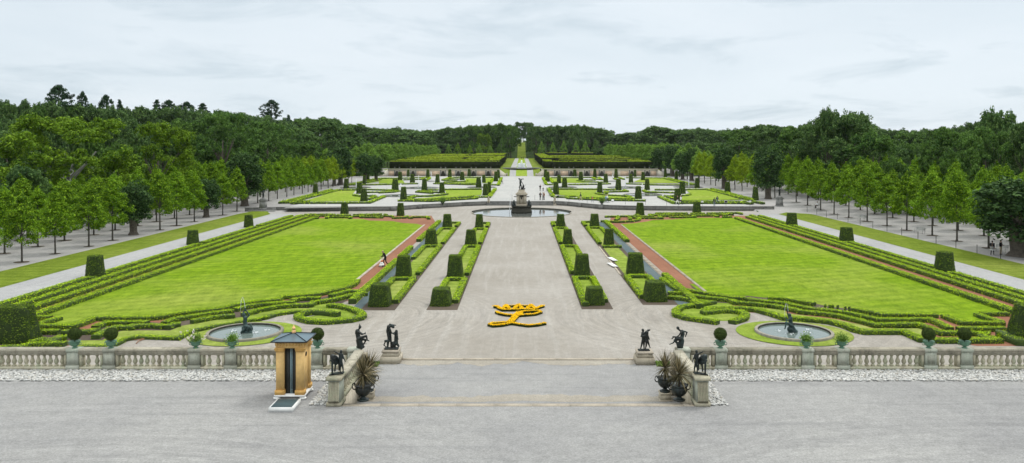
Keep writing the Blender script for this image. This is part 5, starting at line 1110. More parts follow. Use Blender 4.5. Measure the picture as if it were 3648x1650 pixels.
# big bronze urns with cordylines
URN = MB().lathe([(.27, 0), (.28, .05), (.2, .08), (.1, .15), (.11, .19), (.24, .26), (.34, .38), (.38, .52), (.36, .62), (.34, .66), (.42, .71), (.42, .74), (.36, .74), (.32, .68), (.05, .66)], n=26).mesh('urn_bowl', True)
UH = [MB().tube([(s * .34, 0, .5), (s * .46, 0, .52), (s * .52, 0, .62), (s * .5, 0, .76), (s * .42, 0, .82), (s * .38, 0, .74)], [.03] * 6, 7).mesh('urn_handle', True) for s in (-1, 1)]
def cordyline(seed):
    mb = blades(150, .90, .017, (-.7, 1.5), 1.15, .07, seed); b = blades(50, .6, .016, (-1.1, .2), 1.05, .15, seed + 1); mb.add(np.concatenate(b.v), np.concatenate(b.f)); return mb.mesh('cordyline')
for k, (x, y, z, lab) in enumerate(((-7.45, 36.45, ZT + .02, 'bronze urn of spiky brown leaves at the top left of the stairs'), (7.42, 36.45, ZT + .02, 'bronze urn of spiky brown leaves at the top right of the stairs'), (7.45, 40.25, .42, 'second bronze urn of spiky leaves, on a block at the right stair foot'), (-7.98, 40.4, .42, 'second bronze urn, half hidden, on a block at the left stair foot'))):
    t = thing('potted_plant', (x, y, z), lab, 'potted plant', 'bronze urns by the stairs'); u = put('urn', URN, M['bronze'], t); [put('handle', q, M['bronze'], u) for q in UH]
    put('spiky_leaves', cordyline(90 + k), M['palm'], t, (0, 0, 0), 0, (1.0, 1.0, 1.08)); put('stem', MB().tube([(0, 0, .6), (0, 0, 1.25)], [.05, .045], 8).mesh('stem'), M['bark'], t)
    if z < 1: tag(obj('stone_block', MB().frustum(x, y, 0, .06, .62, .62, .62, .62).frustum(x, y, .061, .36, .56, .56, .54, .54).frustum(x, y, .361, .42, .62, .62, .62, .62), M['stone_light']), 'square stone block under the urn at the %s stair foot' % ('right' if x > 0 else 'left'), 'plinth', 'urn blocks')
# ---------------------------------------------------------------- sentry box
t = thing('sentry_box', (-10.95, 37.25, ZT), 'ochre wooden sentry box with blue grey hipped roof beside the balustrade', 'sentry box')
W2 = .665
obj('plinth', MB().box(-W2 - .06, W2 + .06, -W2 - .06, W2 + .06, .14, .23), M['white_paint'], t)
for sx in (-1, 1):
    for sy in (-1, 1): obj('foot', MB().ell((sx * .62, sy * .62, .07), .17, .14, .085, 12), M['white_paint'], t)
for sx in (-1, 1):
    for sy in (-1, 1):
        p = obj('corner_pilaster', MB().box(*sorted((sx * W2 * .98, sx * .285)), *sorted((sy * W2 * .98, sy * .40)), .44, 2.28), M['ochre'], t)
        obj('pilaster_base', MB().box(*sorted((sx * (W2 + .035), sx * .25)), *sorted((sy * (W2 + .035), sy * .36)), .231, .44), M['ochre_dark'], p)
        obj('capital', MB().box(*sorted((sx * (W2 + .03), sx * .27)), *sorted((sy * (W2 + .03), sy * .38)), 2.281, 2.37).box(*sorted((sx * (W2 + .055), sx * .26)), *sorted((sy * (W2 + .055), sy * .37)), 2.371, 2.43), M['ochre_dark'], p)
obj('wall', MB().box(-.58, -.55, -.39, .39, .231, 2.43).box(-.32, .32, .55, .58, .231, 2.43).box(.55, .58, -.39, .39, .231, 2.43), M['ochre'], t)
obj('interior', MB().box(-.54, .54, .2, .54, .235, 2.425), M['black_gap'], t)
obj('frieze', MB().box(-W2, W2, -W2, W2, 2.431, 2.73), M['ochre'], t)
mb = MB()
for k in range(9):
    a = -.6 + k * .15
    for s in (-1, 1): mb.box(a - .03, a + .03, *sorted((s * (W2 + .003), s * (W2 + .04))), 2.53, 2.72); mb.box(*sorted((s * (W2 + .003), s * (W2 + .04))), a - .03, a + .03, 2.53, 2.72)
obj('bracket_row', mb, M['ochre_dark'], t)
rf = obj('roof', MB().add([(-.83, -.83, 2.78), (.83, -.83, 2.78), (.83, .83, 2.78), (-.83, .83, 2.78), (0, 0, 3.02)], [(0, 1, 4), (1, 2, 4), (2, 3, 4), (3, 0, 4)]), M['roof'], t)
mb = MB().box(-.85, .85, -.85, .85, 2.732, 2.778)
for sx in (-1, 1):
    for sy in (-1, 1): mb.tube([(sx * .83, sy * .83, 2.79), (0, 0, 3.035)], [.018, .018], 6)
obj('roof_edge', mb, M['roof_edge'], rf); obj('finial', MB().lathe([(.10, 0), (.10, .05), (.08, .07), (.11, .08), (.11, .10), (.05, .13), (.045, .15), (.085, .19), (.09, .23), (.06, .29), (.03, .31), (.02, .37), (.005, .4)], (0, 0, 2.99), 14), M['gilt'], rf, True)
obj('door_leaf', MB().box(-.28, -.04, -.46, -.43, .235, 2.42).box(.085, .28, -.46, -.43, .235, 2.42), M['door'], t)
obj('door_rail', MB().box(-.03, .03, -.48, -.44, .235, 2.42).box(.05, .075, -.47, -.44, .235, 2.42), M['steel'], t)
obj('porthole', MB().lathe([(.11, 0), (.11, .02)], n=16).add([(0, 0, 0)], np.zeros((0, 3), int)), M['black_gap'], t, loc=(.585, 0, 2.0), rotz=0).rotation_euler = (0, PI / 2, 0)
t = thing('entry_step', (-10.84, 35.5, ZT), 'white framed step with dark mat before the sentry box', 'step')
obj('frame', MB().box(-.55, .55, -.62, .62, 0, .2), M['white_paint'], t); obj('mat', MB().box(-.47, .47, -.55, .55, .201, .215), M['rubber'], t)
# ---------------------------------------------------------------- marigold monogram
ZM = zoom(1660, 1050, 5.825)
paths = [([(575, 243), (640, 238), (700, 278), (770, 308), (1100, 304), (1440, 296), (1530, 248), (1612, 225)], .34), ([(770, 280), (830, 215), (900, 285)], .34), ([(1000, 292), (1090, 200), (1170, 290)], .36), ([(1270, 285), (1350, 210), (1430, 280)], .34), ([(890, 226), (1050, 224)], .16), ([(1140, 224), (1300, 226)], .16),
         ([(625, 350), (700, 385), (820, 408), (980, 425), (1200, 418), (1430, 398), (1560, 356), (1500, 330), (1250, 342), (1120, 362)], .30), ([(1120, 362), (1040, 430), (980, 500), (930, 560)], .62), ([(940, 565), (800, 570), (560, 585), (480, 612), (560, 638), (760, 622), (900, 592), (1000, 590), (1120, 612), (1300, 635), (1480, 618), (1650, 585)], .30)]
GR = MB(); FL = MB()
for p, wd in paths:
    wd *= .76; P = ZM(p, .15); hedge_geo(GR, P, wd * .9, .17, 0, .07, rough=.1, dens=.8)
    Q = resample(P, .03, False); c = int(len(Q) * wd * 30); i = rng.integers(0, len(Q), c)
    pos = np.concatenate([Q[i] + rng.uniform(-.5, .5, (c, 2)) * wd * 1.05, rng.uniform(.14, .22, (c, 1))], 1); FL.leaves(pos, rng.normal(0, .4, (c, 3)) + [0, -.25, 1], .075, .9)
t = thing('flower_bed', (0, 0, 0), 'crowned letter L monogram planted in orange marigolds on the avenue', 'flower bed')
obj('leaves', GR, M['marigold_green'], t); obj('flowers', FL, M['marigold'], t)
# ---------------------------------------------------------------- small round pools
SPR = MB()
for nm, x, y, r, ro in (('left', -19.4, 54.4, 2.6, 3.85), ('right', 19.15, 54.5, 2.66, 3.95)):
    a = np.linspace(0, 2 * PI, 61)[:-1]
    struct('grass_ring', MB().add([(x + math.cos(q) * ro, y + math.sin(q) * ro * .93, .045) for q in a], [list(range(60))]), M['lawn_bed'], 'oval grass ring round the %s round pool' % nm, 'grass')
    t = thing('round_pool', (x, y, 0), 'small round stone pool with bronze figure, %s of the avenue' % nm, 'pool', 'round pools')
    obj('rim', MB().lathe([(r, 0), (r, .17), (r - .03, .21), (r - .2, .21), (r - .23, .18)], n=64, caps=False), M['stone_rim'], t)
    obj('basin_wall', MB().lathe([(r - .225, .2), (r - .24, .0), (r - .25, -.1)], n=64, caps=False), M['stone_dark'], t)  # dark inner face, colour standing for the shade inside the rim
    a = np.linspace(0, 2 * PI, 65)[:-1]; obj('water', MB().add([(math.cos(q) * (r - .22), math.sin(q) * (r - .22), .075) for q in a], [list(range(64))]), M['water'], t)
# ---------------------------------------------------------------- basin with the bronze hero
t = thing('statue_basin', (0, 151.8, 0), 'large round water basin with a stone pedestal, centre of the garden', 'fountain')
obj('rim', MB().lathe([(9.75, 0), (9.75, .1), (9.7, .12), (9.52, .12), (9.5, .08), (9.5, .02)], n=96), M['stone_rim'], t); a = np.linspace(0, 2 * PI, 97)[:-1]
obj('rim_back', MB().add([(math.cos(q) * R_, math.sin(q) * R_, z) for R_, z in ((9.8, .02), (9.8, .30), (9.45, .30), (9.45, .05)) for q in np.linspace(.06, PI - .06, 49)], np.concatenate([np.stack([i * 49 + np.arange(48), i * 49 + np.arange(48) + 1, (i + 1) * 49 + np.arange(48) + 1, (i + 1) * 49 + np.arange(48)], 1) for i in range(3)])), M['stone_dark'], t)  # dark on the far half only: shade of the inner rim as colour
obj('water', MB().add([(math.cos(q) * 9.52, math.sin(q) * 9.52, .07) for q in a], [list(range(96))]), M['water_big'], t)
obj('dark_base', MB().lathe([(2.2, 0), (2.2, .45), (2.1, .5), (2.1, .72), (2.02, .75), (2.02, 1.25), (2.15, 1.3), (2.15, 1.42), (.1, 1.42)], n=8), M['stone_dark'], t, rotz=PI / 8)
pd = obj('pedestal', MB().box(-1.05, 1.05, -1.05, 1.05, 1.42, 1.75).box(-.98, -.45, -.98, .98, 1.75, 3.55).box(.45, .98, -.98, .98, 1.75, 3.55).box(-.45, .45, -.8, .9, 1.75, 3.55).box(-1.15, 1.15, -1.15, 1.15, 3.551, 3.85).frustum(0, 0, 3.85, 4.3, 1.9, 1.9, 1.25, 1.25).box(-.63, .63, -.63, .63, 4.301, 4.55), M['stone_light'], t)
for s in (-1, 1): obj('dolphin_spout', MB().capsule((s * 1.05, -.3, 3.2), (s * 1.5, -.4, 3.22), .1, .06), M['bronze'], pd)
obj('garland', MB().ell((0, -.86, 3.3), .38, .12, .22).ell((0, -.86, 2.9), .12, .1, .2), M['stone_dark'], pd)
# ---------------------------------------------------------------- statues
def fig(parts, blobs=(), voxel=.022):
    mb = MB()
    for p0, p1, r0, r1 in parts: mb.capsule(p0, p1, r0, r1)
    for c, r in blobs: mb.ell(c, *r)
    return remesh(mb, voxel, 2)
def S(sc, cx, by, lst):    # pixel measured silhouettes -> metres; (x, y) pixel pairs with depth offset
    return [((((a - cx) * sc), dy0, (by - b) * sc), (((c - cx) * sc), dy1, (by - d) * sc), r0, r1) for a, b, c, d, r0, r1, dy0, dy1 in lst]
STAT = []
A = S(.00181, 1040, 1055, [(1030, 425, 1028, 440, .085, .085, 0, 0), (1020, 390, 1015, 330, .05, .015, 0, 0), (1010, 480, 985, 520, .05, .055, 0, 0), (955, 560, 950, 600, .13, .135, 0, 0), (950, 600, 985, 750, .125, .14, 0, 0), (1000, 570, 1100, 645, .05, .04, -.14, -.12), (1100, 645, 1195, 610, .04, .03, -.12, -.05), (940, 560, 1090, 650, .05, .04, .14, .12), (1090, 650, 1190, 640, .04, .03, .12, .03), (1190, 600, 1190, 575, .03, .025, -.05, -.05),
                           (990, 770, 1220, 690, .10, .065, -.09, -.06), (1225, 700, 1255, 810, .06, .042, -.06, -.08), (1255, 815, 1315, 832, .042, .03, -.08, -.1), (990, 780, 1200, 830, .10, .06, .09, .08), (1200, 830, 1130, 960, .055, .04, .08, .08), (1000, 830, 1040, 1000, .17, .2, 0, 0), (1100, 910, 1240, 915, .025, .02, -.1, -.14), (960, 1020, 1130, 1020, .08, .08, 0, 0)])
B = S(.002025, 1980, 1060, [(1990, 350, 2035, 385, .12, .09, 0, 0), (1930, 295, 2110, 335, .04, .035, 0, 0), (1900, 380, 1890, 430, .13, .13, 0, 0), (1890, 430, 1880, 560, .13, .10, 0, 0), (1880, 560, 1900, 740, .11, .085, 0, 0), (1900, 740, 1870, 1000, .08, .045, 0, 0), (1930, 560, 1960, 780, .09, .06, .08, .05), (1960, 780, 1960, 1010, .06, .045, .05, .05), (1950, 430, 1990, 560, .055, .045, -.12, -.1), (1990, 560, 2080, 560, .045, .04, -.1, 0), (1840, 480, 1830, 550, .06, .05, .1, .1),
                            (2130, 505, 2135, 515, .088, .088, 0, 0), (2120, 560, 2125, 680, .12, .13, 0, 0), (2125, 680, 2120, 860, .13, .14, 0, 0), (2100, 870, 2010, 960, .11, .08, -.05, -.05), (2130, 880, 2190, 965, .10, .07, .05, .05), (2070, 590, 2000, 560, .045, .035, -.1, -.05), (2150, 640, 2190, 740, .05, .04, -.1, -.1), (2190, 740, 2100, 770, .04, .035, -.1, -.1), (2040, 900, 2040, 1010, .16, .16, .05, .05),
                            (1800, 800, 1900, 800, .075, .09, -.05, -.02), (1800, 820, 1760, 920, .05, .04, -.05, -.1), (1760, 920, 1820, 970, .04, .03, -.1, -.08), (1860, 830, 1860, 1000, .035, .03, -.1, -.1), (1790, 1030, 2170, 1030, .06, .06, -.1, -.1), (1790, 1030, 2170, 1030, .06, .06, .12, .12)])
Cc = S(.00579, 300, 455, [(285, 238, 286, 241, .088, .088, 0, 0), (288, 275, 290, 300, .13, .13, 0, 0), (290, 300, 292, 350, .12, .12, 0, 0), (283, 350, 270, 395, .085, .06, 0, -.05), (270, 395, 258, 440, .055, .04, -.05, -.08), (300, 350, 298, 400, .08, .06, .05, .05), (298, 400, 300, 442, .055, .04, .05, .05), (272, 280, 264, 300, .05, .045, -.1, -.14), (264, 300, 320, 290, .045, .04, -.14, -.12),
                          (338, 243, 356, 238, .075, .055, 0, 0), (325, 262, 322, 300, .12, .12, -.05, -.05), (322, 300, 330, 350, .12, .11, -.05, 0), (335, 350, 350, 395, .08, .055, 0, 0), (350, 395, 362, 425, .05, .035, 0, 0), (322, 355, 318, 400, .08, .06, -.08, -.08), (318, 400, 308, 440, .05, .04, -.08, -.1), (335, 290, 350, 330, .05, .04, -.1, -.12), (240, 447, 350, 447, .05, .05, -.12, -.12), (240, 447, 350, 447, .05, .05, .12, .12)])
D = S(.00518, 620, 445, [(610, 237, 611, 240, .088, .088, 0, 0), (625, 258, 645, 272, .055, .06, 0, 0), (655, 278, 660, 300, .12, .12, 0, 0), (660, 300, 652, 335, .115, .11, 0, 0), (635, 280, 620, 305, .05, .045, -.12, -.12), (620, 305, 598, 322, .04, .03, -.12, -.1), (682, 275, 706, 285, .05, .045, .05, .05), (706, 285, 690, 330, .045, .035, .05, .05), (645, 345, 585, 345, .10, .07, -.07, -.1), (585, 345, 560, 385, .06, .04, -.1, -.12), (560, 385, 520, 400, .04, .03, -.12, -.14), (640, 350, 580, 370, .1, .07, .08, .08), (580, 370, 600, 400, .06, .05, .08, .05),
                         (555, 322, 640, 335, .04, .06, -.12, -.05), (545, 345, 560, 330, .035, .04, -.1, -.1), (650, 370, 640, 420, .15, .16, 0, 0), (610, 400, 620, 430, .1, .12, 0, 0), (610, 438, 655, 438, .06, .06, 0, 0)])
E = S(.0028, 250, 635, [(185, 320, 190, 350, .125, .135, -.1, -.1), (175, 365, 168, 375, .06, .045, -.2, -.24), (215, 350, 250, 400, .14, .13, 0, .15), (250, 400, 260, 440, .12, .12, .15, .3), (180, 420, 182, 590, .055, .045, -.12, -.12), (182, 595, 150, 615, .045, .04, -.12, -.2), (225, 440, 215, 570, .05, .04, .0, .0), (268, 450, 275, 570, .06, .045, .2, .2), (200, 400, 235, 430, .13, .12, -.05, .05), (318, 240, 319, 244, .068, .068, 0, 0), (305, 290, 312, 350, .09, .09, 0, 0), (312, 350, 318, 440, .085, .08, 0, 0), (330, 440, 350, 520, .06, .045, 0, 0), (350, 520, 355, 590, .04, .03, 0, 0), (305, 440, 300, 520, .06, .045, .05, .05), (300, 520, 300, 590, .04, .03, .05, .05),
                        (340, 290, 370, 370, .04, .035, 0, 0), (370, 370, 390, 415, .03, .025, 0, 0), (280, 280, 235, 250, .04, .035, 0, -.05), (235, 250, 215, 240, .03, .03, -.05, -.05), (140, 625, 350, 600, .045, .045, -.05, -.05), (180, 620, 350, 600, .05, .05, .12, .12)])
for nm, lst, loc, mir, lab in (('statue', A, (-8.66, 41.62, ZT + 1.13), 1, 'dark bronze seated figure holding a raised knee, left balustrade corner'), ('statue', B, (-7.96, 47.4, .735), 1, 'dark bronze group, standing figure stooping over a kneeling one, left pedestal'), ('statue', Cc, (7.46, 47.1, .735), 1, 'dark bronze pair of wrestling figures on the right free pedestal'), ('statue', D, (8.45, 41.62, ZT + 1.13), 1, 'dark bronze seated figure leaning forward, right balustrade corner'),
                               ('lion_statue', E, (-8.60, 36.1, ZT + 1.31), 1, 'dark bronze lion with a standing youth, left lion pedestal'), ('lion_statue', E, (8.34, 36.1, ZT + 1.31), -1, 'dark bronze lion with a standing youth, right lion pedestal')):
    if mir < 0: lst = [((-a[0], a[1], a[2]), (-b[0], b[1], b[2]), r0, r1) for a, b, r0, r1 in lst]
    tag(put(nm, fig(lst), M['bronze'], None, loc), lab, 'statue', 'bronzes by the stairs')
H = S(.00713, 605, 447, [(592, 180, 593, 184, .14, .14, 0, 0), (575, 215, 572, 260, .22, .22, 0, 0), (572, 260, 575, 310, .2, .18, 0, 0), (565, 315, 552, 375, .14, .1, 0, 0), (552, 375, 545, 435, .09, .06, 0, -.05), (588, 315, 600, 370, .14, .1, .05, .05), (600, 370, 600, 430, .09, .06, .05, .05), (560, 205, 545, 130, .09, .075, 0, 0), (545, 130, 515, 152, .075, .06, 0, 0), (515, 153, 655, 150, .05, .1, 0, 0), (590, 205, 630, 260, .09, .06, -.1, -.1), (630, 260, 650, 310, .06, .07, -.1, -.1),
                         (650, 310, 655, 350, .12, .16, -.1, 0), (655, 350, 640, 410, .22, .2, 0, 0), (655, 400, 705, 405, .14, .07, 0, .1), (705, 405, 690, 435, .07, .05, .1, .1), (680, 350, 725, 303, .04, .035, -.1, -.1), (600, 405, 540, 395, .09, .05, .1, .1), (540, 395, 512, 355, .05, .025, .1, .1), (545, 440, 690, 440, .08, .08, 0, 0)])
tag(put('hero_statue', fig(H, voxel=.035), M['bronze'], None, (0, 151.8, 4.54)), 'dark bronze hero swinging a club over a dragon, on the basin pedestal', 'statue')
for k, (dx, dy) in enumerate(((-1.45, -.7), (1.45, -.7), (-1.45, .9), (1.45, .9))):
    s = 1 if dx > 0 else -1
    q = [((s * .05, 0, .95), (s * .02, 0, .98), .13, .13), ((0, 0, .4), (s * .05, 0, .75), .22, .2), ((0, 0, .2), (s * .25, -.2, .25), .2, .12), ((s * .12, -.12, .7), (s * .38, -.1, .55), .08, .06), ((s * .3, 0, .1), (s * .45, .1, .35), .1, .05), ((0, 0, 0), (0, .1, .15), .3, .3)]
    tag(put('sea_creature', fig(q, voxel=.04), M['bronze'], None, (dx, 151.8 + dy, 1.41)), 'small dark bronze sea creature at the basin pedestal, %s %s corner' % ('near' if dy < 0 else 'far', 'left' if s < 0 else 'right'), 'statue', 'bronze creatures at the basin pedestal')
ML = S(.00407, 2110, 870, [(2078, 565, 2080, 570, .1, .1, 0, 0), (2100, 620, 2095, 680, .14, .14, 0, 0), (2095, 680, 2105, 740, .13, .16, 0, 0), (2070, 610, 2055, 560, .055, .05, 0, 0), (2055, 560, 2095, 480, .045, .04, 0, 0), (2130, 610, 2165, 575, .055, .05, 0, 0), (2165, 575, 2110, 500, .045, .04, 0, 0), (2100, 500, 2098, 455, .06, .03, 0, 0), (2110, 750, 2180, 760, .12, .08, -.1, -.2), (2180, 760, 2150, 800, .08, .06, -.2, -.25), (2120, 770, 2060, 830, .12, .08, -.1, -.2), (2090, 790, 2150, 800, .24, .26, .1, .1), (2180, 730, 2195, 795, .07, .04, .1, -.1), (2060, 850, 2170, 850, .16, .16, 0, 0)])
MR = S(.00407, 340, 830, [(310, 530, 312, 535, .1, .1, 0, 0), (320, 585, 322, 640, .14, .14, 0, 0), (322, 640, 330, 700, .14, .16, 0, 0), (295, 570, 275, 520, .055, .05, 0, 0), (275, 520, 275, 450, .05, .04, 0, 0), (275, 470, 272, 435, .07, .04, 0, 0), (300, 600, 250, 620, .05, .045, -.1, -.1), (250, 620, 240, 570, .04, .035, -.1, -.1), (320, 700, 240, 650, .12, .08, -.1, -.15), (240, 650, 225, 730, .07, .05, -.15, -.15), (225, 740, 210, 750, .05, .035, -.15, -.2), (340, 700, 370, 760, .13, .15, 0, 0), (330, 770, 360, 800, .24, .26, .05, .05), (360, 790, 400, 800, .2, .16, 0, 0)])
tag(put('pool_statue', fig(ML, voxel=.028), M['bronze_green'], None, (-19.35, 54.4, .0), 0, 1.08), 'green bronze figure with raised arms spouting water, left round pool', 'statue', 'bronze figures in the round pools')
tag(put('pool_statue', fig(MR, voxel=.028), M['bronze_green'], None, (19.0, 54.5, .0), 0, 1.08), 'green bronze seated figure lifting a spout, right round pool', 'statue', 'bronze figures in the round pools')
# statues on tall pedestals by the wall ends, stone beasts at the basin stairs
for nm, u, v in (('left', 662 * 1.4162, 530 * 1.4162 - 3), ('right', 2777, 738)):
    x, y = gp(u, v, .4); t = thing('pedestal_statue', (x, y, .4), 'bronze figure on a tall stone pedestal at the %s end of the retaining wall' % nm, 'statue', 'pedestal figures at the wall ends')
    obj('step', MB().box(-2.6, 2.6, -1.3, 1.2, -.45, -.02), M['stone_wall'], t)
    obj('pedestal', MB().frustum(0, 0, -.02, .35, 1.5, 1.5, 1.4, 1.4).frustum(0, 0, .351, 1.75, 1.2, 1.2, 1.1, 1.1).frustum(0, 0, 1.751, 2.0, 1.25, 1.25, 1.4, 1.4).frustum(0, 0, 2.001, 2.3, 1.0, 1.0, .8, .8), M['stone_wall'], t)
    put('figure', fig([((0, 0, 1.5), (0, 0, 1.53), .12, .12), ((0, 0, 1.0), (0, 0, 1.3), .17, .18), ((-.08, 0, .9), (-.1, 0, .05), .13, .06), ((.1, 0, .9), (.12, .05, .05), .13, .06), ((-.2, 0, 1.3), (-.38, -.1, .95), .07, .05), ((.2, 0, 1.3), (.4, 0, 1.6), .07, .05), ((-.2, 0, 0), (.2, 0, .02), .1, .1)], voxel=.035), M['bronze'], t, (0, 0, 2.3))
for nm, u, v, s in (('left', 1350 + 2398 / 6.133, 600 + 800 / 6.133, 1), ('right', 1920 + 345 / 6.133, 600 + 800 / 6.133, -1)):
    x, y = gp(u, v, 0)
    q = [((0, -.2, 1.72), (0, -.25, 1.74), .22, .2), ((0, 0, 1.0), (0, -.05, 1.4), .3, .28), ((0, .3, .75), (0, 0, 1.0), .35, .32), ((-.18, -.25, .9), (-.2, -.4, .25), .12, .1), ((.18, -.25, .9), (.2, -.4, .25), .12, .1), ((-.2, .3, .4), (.2, .3, .4), .3, .3), ((-.25, -.45, .12), (.25, -.45, .12), .14, .14), ((-.25, .2, .12), (.25, .2, .12), .16, .16)]
    tag(put('stone_beast', fig(q, voxel=.05), M['stone_light'], None, (x, y - .3, -.02), 0, (1, 1, 1.0)), 'weathered stone beast seated at the %s end of the basin stairs' % nm, 'statue', 'stone beasts at the basin stairs')
for nm, z_, a, b in (('left', U2, 1392, 795), ('right', U3, 1375, 795)):
    (x, y), = z_([(a, b)], .9)
    t = thing('potted_plant', (x, y, .9), 'dark urn with a green plant on the %s curve of the retaining wall' % nm, 'potted plant', 'urns on the retaining wall'); put('urn', URN, M['bronze'], t, (0, 0, 0), 0, 1.05); put('foliage', BUSH[0], M['fern'], t, (0, 0, -.1), 0, 2.2)
# ---------------------------------------------------------------- pools and jets of the upper parterre
for k, (z_, a, b, hw, ry, lab) in enumerate(((U2, 470, 603, 420, 5.5, 'near left, between the two front beds'), (U2, 905, 432, 400, 8, 'left, wide middle basin'), (U2, 2240, 418, 310, 6, 'left, beside the central path'), (U1, 1760, 425, 330, 6, 'left, by the outer grove'), (U2, 1135, 285, 95, 3, 'left, small back basin'),
                                       (U3, 520, 418, 310, 6, 'right, beside the central path'), (U3, 1890, 424, 390, 8, 'right, wide middle basin'), (U3, 2270, 583, 420, 5.5, 'near right, between the two front beds'), (U4, 930, 412, 320, 6, 'right, by the outer grove'), (U3, 1600, 285, 95, 3, 'right, small back basin'))):
    (x, y), = z_([(a, b)], ZU); r = hw / 6.133 * y / FP; dz = ZU + .025
    t = thing('round_pool', (x, y, dz), 'shallow upper parterre pool, ' + lab, 'pool', 'upper parterre pools'); n_ = 48
    q = MB().lathe([(1.0, 0), (1.0, .16), (.93, .16), (.93, .04)], n=n_); q.v[-1] = q.v[-1] * [r, ry if ry < r else r, 1]; obj('rim', q, M['stone_wall'], t)
    an = np.linspace(0, 2 * PI, n_ + 1)[:-1]; obj('water', MB().add([(math.cos(g) * r * .94, math.sin(g) * min(r, ry) * .94, .05) for g in an], [list(range(n_))]), M['water_big'], t)
def jet(x, y, z, h, r, label, top=.6):
    mb = MB(); n_ = 14; pr = [(r * .9, 0), (r * .75, h * .3), (r * .6, h * .6), (r * top, h * .85), (r * top * .8, h * .95), (.02, h)]
    mb.lathe(pr, n=n_); V = mb.v[-1]
    for i in range(len(V)): d = 1 + .35 * mnoise.noise((V[i][0] * 6, V[i][1] * 6 + x, V[i][2] * 2.2)); V[i][0] *= d; V[i][1] *= d
    c = 260; t_ = rng.random(c); P = np.stack([rng.normal(0, r * .55, c) * (1.35 - t_ * .5), rng.normal(0, r * .55, c), t_ * h * 1.02], 1); mb.leaves(P, rng.normal(size=(c, 3)), r * .5)
    return tag(obj('water_jet', mb, M['spray'], loc=(x, y, z)), label, 'water jet', 'fountain jets')
for z_, a, b, top, wpx, lab in ((U2, 865, 432, 145, 16, 'tall thin white jet in the wide left basin'), (U2, 478, 408, 335, 34, 'low bubbling white jet behind the near left yew'), (U2, 1145, 288, 80, 15, 'thin white jet before the cascade wall, left'), (U2, 2240, 400, 190, 34, 'broad white jet beside the central path, left'),
                               (U3, 1890, 420, 170, 22, 'tall thin white jet in the wide right basin'), (U3, 2258, 470, 312, 24, 'white jet behind the near right yew'), (U3, 1608, 215, 130, 18, 'pale white jet before the cascade wall, right'), (U4, 943, 405, 170, 20, 'tall thin white jet by the right grove'), (U1, 1772, 420, 212, 20, 'faint white jet by the left grove')):
    (x, y), = z_([(a, b)], ZU); s = y / FP / 6.133; jet(x, y, ZU, (b - top) * s, wpx * s * .5, lab)
t = thing('round_pool', (0, 339, ZC), 'far round pool with a foaming jet on the central axis', 'pool')
obj('rim', MB().lathe([(8.5, 0), (8.5, .15), (7.9, .15), (7.9, .03)], n=48), M['stone_wall'], t); an = np.linspace(0, 2 * PI, 49)[:-1]; obj('water', MB().add([(math.cos(g) * 7.95, math.sin(g) * 3.2, .06) for g in an], [list(range(48))]), M['water_big'], t)
jet(0, 339, ZC, 3.5, .45, 'central foaming jet on the far axis, tallest'); [jet(dx, 339, ZC, 2.2, .8, 'low foaming spray, %s of the far axis jet' % d) for dx, d in ((-1.0, 'left'), (1.0, 'right'))]
def arc(pts, r, lab): tag(obj('water_spout', MB().tube(pts, r, 6), M['spray']), lab, 'water jet', 'thin spouts')
arc([(-.65, 151.6, 6.6), (-1.0, 151.4, 6.35), (-1.5, 151.2, 5.5), (-1.9, 151.1, 4.2), (-2.2, 151, 2.4), (-2.35, 150.9, .1)], [.015, .02, .025, .03, .05, .07], 'thin water arc falling left of the bronze hero')
arc([(-19.4, 54.4, 1.75), (-19.42, 54.3, 2.2), (-19.5, 54.2, 2.6), (-19.58, 54.1, 2.4), (-19.6, 54.0, 1.6)], [.02, .012, .018, .012, .006], 'thin water spout above the left pool figure')
arc([(18.72, 54.4, 1.6), (18.65, 54.3, 2.0), (18.5, 54.2, 2.15), (18.38, 54.1, 1.8), (18.35, 54.0, 1.2)], [.015, .012, .014, .01, .005], 'thin water spout above the right pool figure')
for nm, cx_, cy_ in (('left', -19.4, 54.6), ('right', 19.15, 54.7)):
    c = 60; mb = MB(); ce = rng.integers(0, 4, c); P = np.array([(-.9, .1), (-.4, -.9), (.8, -.3), (1.3, .5)])[ce] + rng.normal(0, .12, (c, 2)); mb.leaves(np.concatenate([P + [cx_, cy_], rng.uniform(.095, .15, (c, 1))], 1), rng.normal(0, .5, (c, 3)) + [0, 0, 1], .1)
    tag(obj('splashes', mb, M['spray']), 'white water splashes on the %s round pool' % nm, 'water', None, 'stuff')
# monument at the end of the avenue
x, y = ux(1860.2, 812), 812; z = float(gz(x, y))
t = thing('white_monument', (x, y, z), 'tall white stone monument at the far end of the avenue', 'monument')
obj('plinth', MB().frustum(0, 0, -.1, 1.2, 2.2, 2.2, 1.9, 1.9), M['white_paint'], t); put('figure', fig([((0, 0, .3), (0, 0, 2.2), .7, .6), ((0, 0, 2.2), (0, 0, 2.9), .55, .3), ((0, 0, 3.25), (0, 0, 3.3), .3, .3)], voxel=.09), M['white_paint'], t, (0, 0, 1.15))
